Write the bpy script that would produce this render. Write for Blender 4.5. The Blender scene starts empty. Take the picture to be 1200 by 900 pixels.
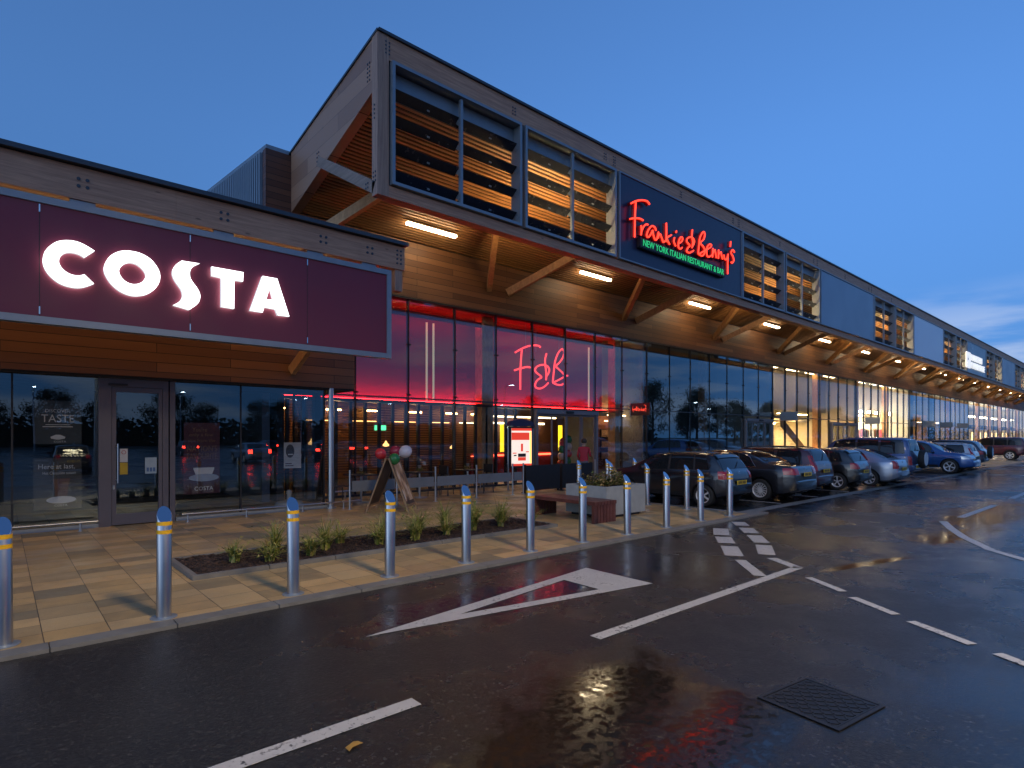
import bpy, bmesh, math, random
from mathutils import Vector, Matrix
random.seed(7)
R = math.radians
C = bpy.context.scene.collection
SN, CS = math.sin(math.atan(766/678.)), math.cos(math.atan(766/678.))
CAMH = 1.75

def on_wall(px, py, Y):
    """where a sight line of the survey photograph meets the wall plane y = Y -> (x, z)"""
    r = (px-600)/678.; k = (SN*r+CS)/(SN-CS*r); X = k*Y; f = CS*X+SN*Y
    return X, CAMH+(512-py)*f/678.

# ------------------------------------------------------------------ mesh builder
class MB:
    def __init__(s): s.v = []; s.f = []
    def quad(s, a, b, c, d):
        n = len(s.v); s.v += [tuple(a), tuple(b), tuple(c), tuple(d)]; s.f.append((n, n+1, n+2, n+3)); return s
    def box(s, x0, x1, y0, y1, z0, z1):
        n = len(s.v)
        s.v += [(x0,y0,z0),(x1,y0,z0),(x1,y1,z0),(x0,y1,z0),(x0,y0,z1),(x1,y0,z1),(x1,y1,z1),(x0,y1,z1)]
        s.f += [tuple(n+i for i in q) for q in ((0,3,2,1),(4,5,6,7),(0,1,5,4),(1,2,6,5),(2,3,7,6),(3,0,4,7))]
        return s
    def bar(s, a, b, w, h, up=(0,0,1)):
        a, b = Vector(a), Vector(b); d = (b-a).normalized(); up = Vector(up)
        sx = d.cross(up)
        if sx.length < 1e-4: sx = d.cross(Vector((0,1,0)))
        sx.normalize(); uz = sx.cross(d).normalized(); n = len(s.v)
        for p in (a, b):
            for i, j in ((-1,-1),(1,-1),(1,1),(-1,1)): s.v.append(tuple(p+sx*i*w/2+uz*j*h/2))
        s.f += [tuple(n+i for i in q) for q in ((0,1,2,3),(7,6,5,4),(0,4,5,1),(1,5,6,2),(2,6,7,3),(3,7,4,0))]
        return s
    def tube(s, pts, r, n=8, cap=True):
        pts = [Vector(p) for p in pts]; base = len(s.v); prev = None
        for i, p in enumerate(pts):
            d = (pts[min(i+1, len(pts)-1)]-pts[max(i-1, 0)]).normalized()
            u = prev if prev is not None else (Vector((0,0,1)) if abs(d.z) < .9 else Vector((1,0,0)))
            sx = d.cross(u)
            if sx.length < 1e-4: sx = d.cross(Vector((0.3,1,.2)))
            sx.normalize(); u = sx.cross(d).normalized(); prev = u
            rr = r[i] if isinstance(r, (list, tuple)) else r
            for k in range(n):
                a = 2*math.pi*k/n; s.v.append(tuple(p+(sx*math.cos(a)+u*math.sin(a))*rr))
        for i in range(len(pts)-1):
            for k in range(n):
                a = base+i*n+k; b = base+i*n+(k+1) % n; s.f.append((a, b, b+n, a+n))
        if cap:
            s.f.append(tuple(base+k for k in range(n))[::-1]); m = base+(len(pts)-1)*n; s.f.append(tuple(m+k for k in range(n)))
        return s
    def lathe(s, prof, n=16, M=None, cap=True):
        base = len(s.v)
        for (r, z) in prof:
            for k in range(n):
                a = 2*math.pi*k/n; p = Vector((r*math.cos(a), r*math.sin(a), z)); s.v.append(tuple(M @ p if M else p))
        for i in range(len(prof)-1):
            for k in range(n):
                a = base+i*n+k; b = base+i*n+(k+1) % n; s.f.append((a, b, b+n, a+n))
        if cap: s.f.append(tuple(base+k for k in range(n))[::-1]); m = base+(len(prof)-1)*n; s.f.append(tuple(m+k for k in range(n)))
        return s
    def prism(s, poly, off):
        """flat polygon (3-D points) pushed along off"""
        n = len(s.v); m = len(poly); off = Vector(off)
        s.v += [tuple(p) for p in poly]+[tuple(Vector(p)+off) for p in poly]
        s.f.append(tuple(range(n, n+m))); s.f.append(tuple(range(n+2*m-1, n+m-1, -1)))
        for i in range(m): s.f.append((n+i, n+m+i, n+m+(i+1) % m, n+(i+1) % m))
        return s
    def build(s, name, m, parent=None, smooth=False, bevel=0, loc=None):
        me = bpy.data.meshes.new(name); me.from_pydata(s.v, [], s.f); me.validate()
        bm = bmesh.new(); bm.from_mesh(me); bmesh.ops.recalc_face_normals(bm, faces=bm.faces)
        if bevel: bmesh.ops.bevel(bm, geom=bm.edges[:], offset=bevel, segments=2, affect='EDGES', clamp_overlap=True)
        bm.to_mesh(me); bm.free()
        if smooth:
            for p in me.polygons: p.use_smooth = True
            try: me.set_sharp_from_angle(angle=R(38))
            except Exception: pass
        if m: me.materials.append(m)
        o = bpy.data.objects.new(name, me); C.objects.link(o)
        if parent: o.parent = parent
        if loc: o.location = loc
        return o

def tag(o, label=None, cat=None, group=None, kind=None):
    for k, v in (('label', label), ('category', cat), ('group', group), ('kind', kind)):
        if v: o[k] = v
    return o
def empty(name, label, cat, loc=(0,0,0), rz=0, group=None):
    o = bpy.data.objects.new(name, None); C.objects.link(o); o.location = loc; o.rotation_euler = (0,0,rz)
    o.empty_display_size = .2
    return tag(o, label, cat, group)
def dup(o, parent=None, loc=None, rz=None, label=None):
    c = o.copy(); C.objects.link(c)
    if parent: c.parent = parent
    if loc is not None: c.location = loc
    if rz is not None: c.rotation_euler = (0,0,rz)
    if label: c['label'] = label
    for ch in list(o.children): dup(ch, c)
    return c
def rel(o, root):
    o.matrix_parent_inverse = Matrix.Translation(-Vector(root.location)); return o
ORD = 'first second third fourth fifth sixth seventh eighth ninth tenth eleventh twelfth thirteenth fourteenth fifteenth sixteenth seventeenth eighteenth nineteenth twentieth'.split()

# ------------------------------------------------------------------ materials
class NT:
    def __init__(s, name):
        s.m = bpy.data.materials.new(name); s.m.use_nodes = True; s.t = s.m.node_tree; s.n = s.t.nodes; s.l = s.t.links
        s.out = s.n['Material Output']; s.b = s.n['Principled BSDF']
    def new(s, typ, **kw):
        n = s.n.new(typ)
        for k, v in kw.items(): setattr(n, k, v)
        return n
    def link(s, a, b): s.l.new(a, b)
    def val(s, sock, v):
        if hasattr(v, 'is_output') or isinstance(v, bpy.types.NodeSocket): s.link(v, sock)
        else: sock.default_value = v
    def math(s, op, a, b=0., c=None, clamp=False):
        n = s.new('ShaderNodeMath', operation=op, use_clamp=clamp); s.val(n.inputs[0], a); s.val(n.inputs[1], b)
        if c is not None: s.val(n.inputs[2], c)
        return n.outputs[0]
    def smooth(s, v, lo, hi, a=0., b=1.):
        n = s.new('ShaderNodeMapRange', interpolation_type='SMOOTHSTEP'); s.val(n.inputs[0], v)
        for i, x in enumerate((lo, hi, a, b)): s.val(n.inputs[i+1], x)
        return n.outputs[0]
    def coord(s, scale=(1,1,1), kind='Object', rot=(0,0,0), loc=(0,0,0)):
        tc = s.new('ShaderNodeTexCoord'); mp = s.new('ShaderNodeMapping')
        mp.inputs['Scale'].default_value = scale; mp.inputs['Rotation'].default_value = rot; mp.inputs['Location'].default_value = loc
        s.link(tc.outputs[kind], mp.inputs[0]); return mp.outputs[0]
    def noise(s, vec, scale=5., detail=4., rough=.55, out=0):
        n = s.new('ShaderNodeTexNoise'); s.link(vec, n.inputs['Vector']); n.inputs['Scale'].default_value = scale
        n.inputs['Detail'].default_value = detail; n.inputs['Roughness'].default_value = rough; return n.outputs[out]
    def ramp(s, fac, stops, interp='LINEAR'):
        n = s.new('ShaderNodeValToRGB'); s.link(fac, n.inputs[0]); cr = n.color_ramp; cr.interpolation = interp
        while len(cr.elements) < len(stops): cr.elements.new(.5)
        for e, (p, c) in zip(cr.elements, stops): e.position = p; e.color = (*c, 1)
        return n.outputs[0]
    def mix(s, f, a, b, blend='MIX'):
        n = s.new('ShaderNodeMix', data_type='RGBA', blend_type=blend); s.val(n.inputs[0], f)
        for i, c in ((6, a), (7, b)):
            if isinstance(c, tuple): n.inputs[i].default_value = (*c, 1)
            else: s.link(c, n.inputs[i])
        return n.outputs[2]
    def bump(s, h, strength=.3, dist=.01):
        n = s.new('ShaderNodeBump'); s.link(h, n.inputs['Height']); s.val(n.inputs['Strength'], strength); n.inputs['Distance'].default_value = dist
        s.link(n.outputs[0], s.b.inputs['Normal']); return n
    def base(s, c):
        if isinstance(c, tuple): s.b.inputs['Base Color'].default_value = (*c, 1)
        else: s.link(c, s.b.inputs['Base Color'])
    def rough(s, v): s.val(s.b.inputs['Roughness'], v)
    def metal(s, v): s.b.inputs['Metallic'].default_value = v

def plain(name, c, rough=.5, metal=0., var=.12, scale=6., bump=0., coat=0.):
    t = NT(name); v = t.coord(); n = t.noise(v, scale, 5.)
    t.base(t.ramp(n, [(.25, tuple(x*(1-var) for x in c)), (.75, tuple(min(1, x*(1+var)) for x in c))]))
    t.rough(t.smooth(n, .2, .8, max(.02, rough*.85), min(1, rough*1.15))); t.metal(metal)
    if bump: t.bump(t.noise(v, scale*12, 4.), bump, .004)
    if coat: t.b.inputs['Coat Weight'].default_value = coat; t.b.inputs['Coat Roughness'].default_value = .04
    return t.m
def glow(name, c, strength):
    t = NT(name); t.base(tuple(min(.8, x) for x in c)); t.b.inputs['Emission Color'].default_value = (*c, 1); t.b.inputs['Emission Strength'].default_value = strength
    t.rough(.4); return t.m
def wood(name, c1, c2, sc, rough=.55, knots=True):
    t = NT(name); v = t.coord(sc); n = t.noise(v, 2.2, 8., .62); n2 = t.noise(v, 9., 4., .7)
    col = t.ramp(n, [(.3, c1), (.5, tuple((a+b)/2 for a, b in zip(c1, c2))), (.68, c2)])
    col = t.mix(t.smooth(n2, .5, .75, 0, .45), col, tuple(x*.55 for x in c1))
    if knots:
        vo = t.new('ShaderNodeTexVoronoi'); t.link(t.coord(tuple(max(.9, x*.22) if x > 3 else x*1.4 for x in sc)), vo.inputs['Vector']); vo.inputs['Scale'].default_value = 1.6
        col = t.mix(t.smooth(vo.outputs['Distance'], .03, .09, .75, 0.), col, tuple(x*.3 for x in c1))
    t.base(col); t.rough(rough); t.bump(n2, .12, .004); return t.m
def boards(name, c1, c2, axes, bw, bh, gap=.006, rough=.5, grain=True):
    """timber cladding: boards bw long and bh high in the plane of the two axes"""
    t = NT(name); tc = t.new('ShaderNodeTexCoord'); sp = t.new('ShaderNodeSeparateXYZ'); t.link(tc.outputs['Object'], sp.inputs[0])
    cb = t.new('ShaderNodeCombineXYZ'); t.link(sp.outputs[axes[0]], cb.inputs[0]); t.link(sp.outputs[axes[1]], cb.inputs[1])
    br = t.new('ShaderNodeTexBrick'); t.link(cb.outputs[0], br.inputs['Vector'])
    br.inputs['Color1'].default_value = (0,0,0,1); br.inputs['Color2'].default_value = (1,1,1,1); br.inputs['Mortar'].default_value = (.5,.5,.5,1)
    for k, v in (('Scale', 1.), ('Mortar Size', gap), ('Brick Width', bw), ('Row Height', bh), ('Mortar Smooth', 0.)): br.inputs[k].default_value = v
    br.offset = .37; br.offset_frequency = 2
    mp = t.new('ShaderNodeMapping'); t.link(cb.outputs[0], mp.inputs[0]); mp.inputs['Scale'].default_value = (.9, 22, 1)
    n = t.noise(mp.outputs[0], 2.5, 7., .6)
    f = t.math('ADD', t.math('MULTIPLY', br.outputs['Color'], .6), t.math('MULTIPLY', n, .45))
    col = t.ramp(f, [(.15, c1), (.85, c2)])
    col = t.mix(br.outputs['Fac'], col, tuple(x*.16 for x in c1))
    t.base(col); t.rough(t.smooth(n, .3, .7, rough*.8, rough*1.2))
    t.bump(t.math('SUBTRACT', t.math('MULTIPLY', n, .25), br.outputs['Fac']), .5, .006); return t.m
def glass_mat(name, f0=.09, power=3.2, tint=(.80, .84, .85), gain=1.):
    t = NT(name); t.n.remove(t.b)
    lw = t.new('ShaderNodeLayerWeight'); lw.inputs[0].default_value = .5
    f = t.math('ADD', t.math('MULTIPLY', t.math('POWER', lw.outputs['Facing'], power), gain*(1-f0)), f0, clamp=True)
    tr = t.new('ShaderNodeBsdfTransparent'); tr.inputs[0].default_value = (*tint, 1)
    gl = t.new('ShaderNodeBsdfGlossy'); gl.inputs['Roughness'].default_value = 0.; gl.inputs[0].default_value = (.74, .90, 1, 1)
    n = t.new('ShaderNodeBump'); n.inputs['Strength'].default_value = .012; n.inputs['Distance'].default_value = .05
    t.link(t.noise(t.coord(), .9, 1.), n.inputs['Height']); t.link(n.outputs[0], gl.inputs['Normal'])
    mx = t.new('ShaderNodeMixShader'); t.link(f, mx.inputs[0]); t.link(tr.outputs[0], mx.inputs[1]); t.link(gl.outputs[0], mx.inputs[2])
    t.link(mx.outputs[0], t.out.inputs[0]); return t.m

M = {}
M['glulam'] = wood('weathered_glulam', (.36,.17,.10), (.62,.335,.20), (.55,11,11))
M['glulam_y'] = wood('weathered_glulam_cross', (.20,.135,.10), (.38,.26,.19), (11,.55,11))
M['glulam_z'] = wood('weathered_glulam_upright', (.28,.155,.11), (.50,.31,.21), (11,11,.55))
M['spruce'] = wood('fresh_spruce', (.38,.19,.075), (.60,.34,.15), (5,5,2.2))
M['slat'] = wood('larch_slat', (.24,.115,.046), (.44,.225,.092), (.4,14,3), knots=False)
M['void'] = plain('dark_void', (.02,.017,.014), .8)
M['clad'] = boards('cedar_cladding', (.115,.046,.018), (.27,.122,.047), (0,2), 3.7, .19)
M['clad_dark'] = boards('stained_cladding', (.09,.03,.016), (.17,.062,.03), (0,2), 2.6, .16)
M['end_clad'] = boards('end_cladding', (.28,.14,.085), (.50,.285,.175), (1,2), 4.8, .40, .003)
M['metal'] = plain('blue_grey_metal', (.235,.27,.31), .42, .35, .08)
M['metal_dk'] = plain('dark_grey_metal', (.055,.065,.08), .45, .4, .1)
M['anthracite'] = plain('anthracite_frame', (.115,.105,.12), .42, .2, .06)
M['door_grey'] = plain('grey_door_frame', (.20,.20,.225), .4, .3, .06)
M['black'] = plain('black_gasket', (.012,.012,.014), .5)
M['blade'] = plain('dark_louvre', (.016,.02,.03), .25, .1, .2)
M['steel'] = plain('brushed_steel', (.44,.465,.50), .33, 1., .02, 3.)
M['galv'] = plain('grey_galvanised', (.30,.35,.40), .5, .6, .1)
M['steel_cap'] = plain('steel_cap', (.50,.54,.60), .10, 1., .02, 3.)
M['yellow'] = plain('yellow_band', (.80,.44,.01), .45)
M['glass'] = glass_mat('shop_glass', .05, 3.6, (.88,.90,.90), .75)
M['glass_fb'] = glass_mat('restaurant_glass', .125, 2.6, (.80,.83,.84))
M['glass_cafe'] = glass_mat('cafe_glass', .15, 2.5, (.80,.83,.85))
M['glass_dark'] = glass_mat('tinted_glass', .115, 2.3, (.50,.54,.58), .8)
M['maroon'] = plain('maroon_panel', (.19,.024,.05), .55, 0, .05, 2.)
M['navy'] = plain('navy_panel', (.020,.028,.075), .35, 0, .05)
M['panel'] = plain('blue_grey_panel', (.24,.30,.38), .38, .25, .03, 1.)
M['panel_lit_tone'] = plain('pale_lit_grey_panel', (.72,.77,.86), .38, .1, .03, 1.)  # pale because lit: the light is put into the base colour
M['panel_teal'] = plain('teal_grey_panel', (.09,.17,.24), .3, .1, .04, 1.)
M['white_glow'] = glow('white_lit_acrylic', (1,1,1), 1.5)
M['halo'] = glow('letter_edge_light', (.9,.97,1), .3)
M['mw_glow'] = glow('white_lit_letters', (1,1,1), .36)
M['bar_light'] = glow('warm_white_tube', (1,.78,.48), 13.)
M['red_neon'] = glow('red_neon', (1,.045,.02), 1.25)
M['fb_neon'] = glow('pink_red_neon', (1,.05,.05), 1.2)
M['green_neon'] = glow('green_lit_letters', (.03,.72,.22), .32)
M['red_strip'] = glow('red_led_strip', (1,.014,.014), 26.)
M['red_wall'] = plain('red_painted_wall', (.24,.02,.06), .6, 0, .05)
M['beige'] = plain('beige_plaster', (.50,.40,.29), .8, 0, .06)
M['cream'] = plain('cream_plaster', (.70,.64,.50), .8, 0, .05)
M['grey_in'] = plain('grey_plaster', (.20,.21,.22), .8)
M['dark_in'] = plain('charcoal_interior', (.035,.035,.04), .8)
M['dark_wood'] = plain('dark_timber', (.035,.018,.010), .5, 0, .3, 12.)
M['concrete'] = plain('pale_concrete', (.30,.32,.32), .75, 0, .12, 8., .25)
M['kerb'] = plain('kerb_stone', (.17,.165,.15), .6, 0, .22, 5., .3)
M['hardwood'] = wood('red_hardwood', (.075,.024,.02), (.14,.048,.038), (3,3,3), .4, False)
M['tyre'] = plain('tyre_rubber', (.012,.012,.012), .75)
M['alloy'] = plain('alloy_rim', (.62,.63,.65), .38, .25, .05)
M['car_glass'] = plain('car_glass', (.012,.014,.017), .03, 0, .05)
M['plastic'] = plain('black_plastic', (.014,.014,.016), .5)
M['plate'] = plain('yellow_plate', (.62,.42,.03), .5)
M['tail'] = plain('red_tail_lens', (.33,.008,.012), .12, 0, .05, 6., 0, .6)
M['clear'] = plain('clear_lamp_lens', (.55,.57,.60), .08, .3, .05)
M['chrome'] = plain('chrome_trim', (.75,.76,.78), .12, 1., .03)
M['mulch'] = None
def paint(name, c, metal=.35): return plain(name, c, .32, metal, .03, 2., 0, 1.)

# paving: buff and grey-brown flags laid in columns, each 0.46 m wide
def make_paving():
    t = NT('buff_paving'); tc = t.new('ShaderNodeTexCoord'); sp = t.new('ShaderNodeSeparateXYZ'); t.link(tc.outputs['Object'], sp.inputs[0])
    cb = t.new('ShaderNodeCombineXYZ'); t.link(sp.outputs[1], cb.inputs[0]); t.link(t.math('ADD', sp.outputs[0], 10.81), cb.inputs[1])
    br = t.new('ShaderNodeTexBrick'); t.link(cb.outputs[0], br.inputs['Vector'])
    br.inputs['Color1'].default_value = (0,0,0,1); br.inputs['Color2'].default_value = (1,1,1,1); br.inputs['Mortar'].default_value = (.5,.5,.5,1)
    for k, v in (('Scale', 1.), ('Mortar Size', .0035), ('Brick Width', .31), ('Row Height', .462), ('Mortar Smooth', .1)): br.inputs[k].default_value = v
    br.offset = .43; br.offset_frequency = 2; br.squash = 1.45; br.squash_frequency = 3
    v = t.coord(); n = t.noise(v, 3., 6., .65); g = t.noise(v, 90., 3.)
    f = t.math('ADD', br.outputs['Color'], t.math('MULTIPLY', t.math('SUBTRACT', n, .5), .35))
    col = t.ramp(f, [(.0, (.22,.18,.11)), (.22, (.33,.235,.115)), (.42, (.50,.33,.14)), (.62, (.39,.275,.135)), (.8, (.58,.38,.165)), (1., (.50,.355,.175))])
    col = t.mix(t.smooth(g, .45, .75, 0, .22), col, (.12,.09,.06))
    col = t.mix(t.smooth(t.noise(v, .9, 4.), .55, .72, 0, .35), col, (.13,.10,.075))
    col = t.mix(br.outputs['Fac'], col, (.045,.04,.033)); t.base(col)
    t.rough(t.smooth(t.noise(v, 1.1, 4.), .35, .65, .30, .62))
    t.bump(t.math('SUBTRACT', t.math('MULTIPLY', g, .3), br.outputs['Fac']), .45, .004); return t.m
M['paving'] = make_paving()

# wet asphalt: rough chippings, a patchy film of water, and standing puddles
PUDDLES = [(16.2,2.60,5.0,.80,.02),(12.4,2.5,1.4,.55,0.),(2.55,2.35,1.75,.60,.22),(3.05,1.66,1.0,.42,.3),(8.9,2.75,1.4,.12,-.25),(2.4,1.7,.9,.5,.1),(4.2,4.75,2.2,.6,0.)]
def make_asphalt():
    t = NT('wet_asphalt'); v = t.coord(); sp = t.new('ShaderNodeSeparateXYZ'); t.link(v, sp.inputs[0])
    big = t.noise(v, .33, 5., .55); mid = t.noise(v, 1.7, 5., .6); fine = t.noise(v, 36., 5., .72); grit = t.noise(v, 120., 2., .6)
    brk = t.smooth(t.noise(v, 15., 5., .6), .40, .60); ripple = t.noise(v, 11., 3., .5)
    wob = t.math('MULTIPLY', t.math('SUBTRACT', t.noise(v, 2.1, 5., .6), .5), 1.9)
    pud = None
    for (x, y, rx, ry, a) in PUDDLES:
        dx = t.math('SUBTRACT', sp.outputs[0], x); dy = t.math('SUBTRACT', sp.outputs[1], y)
        u = t.math('DIVIDE', t.math('ADD', t.math('MULTIPLY', dx, math.cos(a)), t.math('MULTIPLY', dy, math.sin(a))), rx)
        w = t.math('DIVIDE', t.math('SUBTRACT', t.math('MULTIPLY', dy, math.cos(a)), t.math('MULTIPLY', dx, math.sin(a))), ry)
        d = t.math('SQRT', t.math('ADD', t.math('MULTIPLY', u, u), t.math('MULTIPLY', w, w)))
        m = t.smooth(t.math('ADD', d, wob), .45, 1.25, 1., 0.)
        pud = m if pud is None else t.math('MAXIMUM', pud, m)
    pud = t.math('MULTIPLY', pud, t.math('ADD', .62, t.math('MULTIPLY', brk, .38)))
    film = t.smooth(t.math('ADD', t.math('MULTIPLY', big, .7), t.math('MULTIPLY', mid, .3)), .40, .60)
    dry = t.smooth(t.math('ADD', t.math('ADD', sp.outputs[0], t.math('MULTIPLY', sp.outputs[1], -.35)), t.math('MULTIPLY', big, 3.)), 1.2, 3.6, 1., 0.)
    film = t.math('MULTIPLY', film, t.math('SUBTRACT', 1., t.math('MULTIPLY', dry, .7)))
    col = t.ramp(fine, [(.36, (.004,.004,.0045)), (.54, (.012,.0118,.0115)), (.66, (.030,.029,.0275)), (.76, (.08,.077,.07))])
    vs = t.new('ShaderNodeTexVoronoi'); t.link(v, vs.inputs['Vector']); vs.inputs['Scale'].default_value = 58.
    sv = t.new('ShaderNodeSeparateColor'); t.link(vs.outputs['Color'], sv.inputs[0])
    col = t.mix(t.smooth(sv.outputs[0], .84, 1.0, 0., .75), col, (.055,.053,.049))
    col = t.mix(t.math('MULTIPLY', film, .45), col, (.010,.010,.010)); col = t.mix(pud, col, (.012,.011,.010)); t.base(col)
    ro = t.math('ADD', .37, t.math('MULTIPLY', film, -.24)); ro = t.math('MULTIPLY', ro, t.math('SUBTRACT', 1., t.math('MULTIPLY', pud, .96))); t.rough(ro)
    t.b.inputs['Specular IOR Level'].default_value = .42
    h = t.math('ADD', t.math('ADD', t.math('MULTIPLY', fine, .75), t.math('MULTIPLY', grit, .25)), t.math('MULTIPLY', ripple, .25))
    st = t.math('MULTIPLY', t.math('SUBTRACT', 1., t.math('MULTIPLY', pud, .975)), t.math('SUBTRACT', .80, t.math('MULTIPLY', film, .45)))
    t.bump(h, st, .009); return t.m
M['asphalt'] = make_asphalt()
def make_marking():
    t = NT('road_paint'); v = t.coord(); n = t.noise(v, 28., 6., .7); w = t.noise(v, 3.2, 4.)
    worn = t.smooth(t.math('ADD', n, t.math('MULTIPLY', w, .5)), .82, .92)
    t.base(t.mix(worn, t.ramp(w, [(.3, (.34,.34,.34)), (.7, (.46,.46,.45))]), (.06,.06,.06))); t.rough(.42); t.bump(n, .3, .003); return t.m
M['marking'] = make_marking()
def make_mulch():
    t = NT('bark_mulch'); v = t.coord(); vo = t.new('ShaderNodeTexVoronoi'); t.link(v, vo.inputs['Vector']); vo.inputs['Scale'].default_value = 26.
    t.base(t.ramp(vo.outputs['Color'], [(.2, (.010,.006,.005)), (.55, (.035,.018,.012)), (.9, (.085,.045,.03))])); t.rough(.75)
    t.bump(vo.outputs['Distance'], 1., .03); return t.m
M['mulch'] = make_mulch()
def make_leaf(name, stops):
    t = NT(name); oi = t.new('ShaderNodeNewGeometry'); t.base(t.ramp(oi.outputs['Random Per Island'], stops)); t.rough(.5)
    try: t.b.inputs['Subsurface Weight'].default_value = 0.
    except Exception: pass
    return t.m
M['blade_grass'] = make_leaf('grassy_leaf', [(0, (.11,.16,.025)), (.4, (.22,.26,.04)), (.7, (.34,.31,.07)), (1, (.38,.29,.12))])
M['bush_leaf'] = make_leaf('bush_leaf', [(0, (.06,.09,.02)), (.45, (.19,.19,.04)), (.75, (.30,.20,.06)), (1, (.36,.25,.12))])
M['tree_leaf'] = make_leaf('tree_leaf', [(0, (.018,.03,.012)), (1, (.05,.065,.02))])
M['bark'] = plain('bark', (.06,.045,.032), .9, 0, .3, 20.)

# ------------------------------------------------------------------ the setting
def sheet(name, x0, x1, y0, y1, z, m, kind='structure', parent=None):
    return tag(MB().quad((x0,y0,z),(x1,y0,z),(x1,y1,z),(x0,y1,z)).build(name, m, parent), kind=kind)
sheet('ground', -500, 900, -700, 700, -.06, plain('far_ground', (.03,.035,.02), .9))
road = sheet('road', -60, 240, -70, 11.02, 0, M['asphalt'])
pv = MB(); pv.box(-40, 12.55, 6.2, 13.5, -.05, .03).box(-40, 12.55, 13.5, 17, -.05, .0301).box(12.55, 240, 11.0, 17, -.05, .03)
tag(pv.build('pavement', M['paving']), kind='structure')
# crossing of buff setts where the parking bays stop
sheet('crossing', 42.5, 54.5, 6.62, 10.99, .006, M['paving'])
kb = MB(); x = -40.
while x < 12.3: kb.box(x+.004, x+.912, 6.0, 6.196, -.05, .034); x += .916
y = 6.2
while y < 10.9: kb.box(12.554, 12.70, y+.004, y+.90, -.05, .034); y += .905
x = 12.72
while x < 200: kb.box(x+.004, x+.912, 10.84, 10.996, -.05, .035); x += .916
tag(kb.build('kerb', M['kerb'], bevel=0), kind='structure')
sheet('drain_channel', 12.56, 200, 6.30, 6.62, .005, M['kerb'])

# painted markings belong to the road
def marking(name, pts, z=.004): return MB().prism([(x, y, z) for x, y in pts], (0,0,.002)).build(name, M['marking'], road)
def strip(name, a, b, w):
    a, b = Vector(a), Vector(b); d = (b-a).normalized(); n = Vector((-d.y, d.x))*w/2
    return marking(name, [tuple(a-n), tuple(b-n), tuple(b+n), tuple(a+n)])
tri = MB()
O = [(2.40,4.63),(5.82,4.05),(5.85,5.12)]; I = [(3.38,4.605),(5.14,4.30),(5.16,4.87)]
for i in range(3):
    j = (i+1) % 3; tri.prism([(*O[i], .004), (*O[j], .004), (*I[j], .004), (*I[i], .004)], (0,0,.002))
tri.build('give_way_triangle', M['marking'], road)
strip('centre_line', (3.88,3.29), (8.02,3.26), .12)
strip('centre_line', (-1.5,3.30), (2.06,3.28), .12)
strip('stop_bar', (7.16,3.38), (7.86,4.0), .15); strip('stop_bar', (7.96,3.24), (8.32,3.76), .15)
for a, b, w in (((8.08,4.20),(8.72,4.62),.26),((8.95,4.78),(9.45,5.12),.27),((9.62,5.24),(10.28,5.62),.27),((8.52,3.92),(9.22,4.30),.24),((9.42,4.42),(10.02,4.84),.25),((10.22,4.98),(10.72,5.34),.26),((10.95,5.52),(11.35,5.82),.26)):
    strip('give_way_dash', a, b, w)
for a, b in (((7.52,2.94),(7.14,2.42)),((6.95,2.26),(6.60,1.76)),((6.46,1.60),(6.13,1.08)),((6.02,.90),(5.72,.42)),((5.6,.2),(5.3,-.3))): strip('lane_dash', a, b, .10)
cv = [(14.6,3.05),(13.6,2.72),(12.55,2.32),(11.45,1.78),(10.88,1.30),(10.5,.7)]
cm = MB()
for (a, b) in zip(cv, cv[1:]):
    a, b = Vector(a), Vector(b); d = (b-a).normalized(); n = Vector((-d.y, d.x))*.07
    cm.prism([(*(a-n), .004), (*(b-n), .004), (*(b+n), .004), (*(a+n), .004)], (0,0,.002))
cm.build('curved_line', M['marking'], road)
strip('lane_dash', (15.6,2.95), (19.0,2.90), .14); strip('lane_dash', (21.5,2.9), (25,2.88), .14)
for k in range(12): strip('bay_line', (12.9+2.46*k, 6.7), (12.9+2.46*k, 10.8), .09)
for k in range(4): strip('bay_line', (56.2+2.46*k, 6.7), (56.2+2.46*k, 10.8), .09)
# manhole
mh = empty('manhole_cover', 'dark square cast iron manhole cover with a raised tread in the wet road', 'manhole', (4.05,1.51,.004), R(-8))
MB().box(-.29,.29,-.27,-.245,0,.010).box(-.29,.29,.245,.27,0,.010).box(-.29,-.265,-.245,.245,0,.010).box(.265,.29,-.245,.245,0,.010).build('frame', plain('iron_frame', (.022,.022,.024), .45, .4, .2), mh)
cvb = MB().box(-.26,.26,-.24,.24,0,.005)
for i in range(-5, 6):
    for j in range(-5, 6):
        s = 1 if (i+j) % 2 else -1
        cvb.bar((i*.045-.016, j*.042-.016*s, .008), (i*.045+.016, j*.042+.016*s, .008), .012, .008)
cvb.build('cover', plain('cast_iron', (.016,.0165,.018), .42, .4, .25, 30.), mh)
lf = MB().prism([(0,0,0),(.03,.02,.004),(.07,.015,.01),(.10,.03,.0),(.075,.05,.012),(.06,.075,.004),(.03,.05,.01),(.0,.05,0)], (0,0,.002)).build('fallen_leaf', plain('yellow_leaf', (.30,.17,.03), .6), loc=(1.45,3.0,.006))
tag(lf, 'small yellow fallen leaf lying on the dark road beside the white line', 'leaf')

mh.scale = (1,1,.55)
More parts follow.
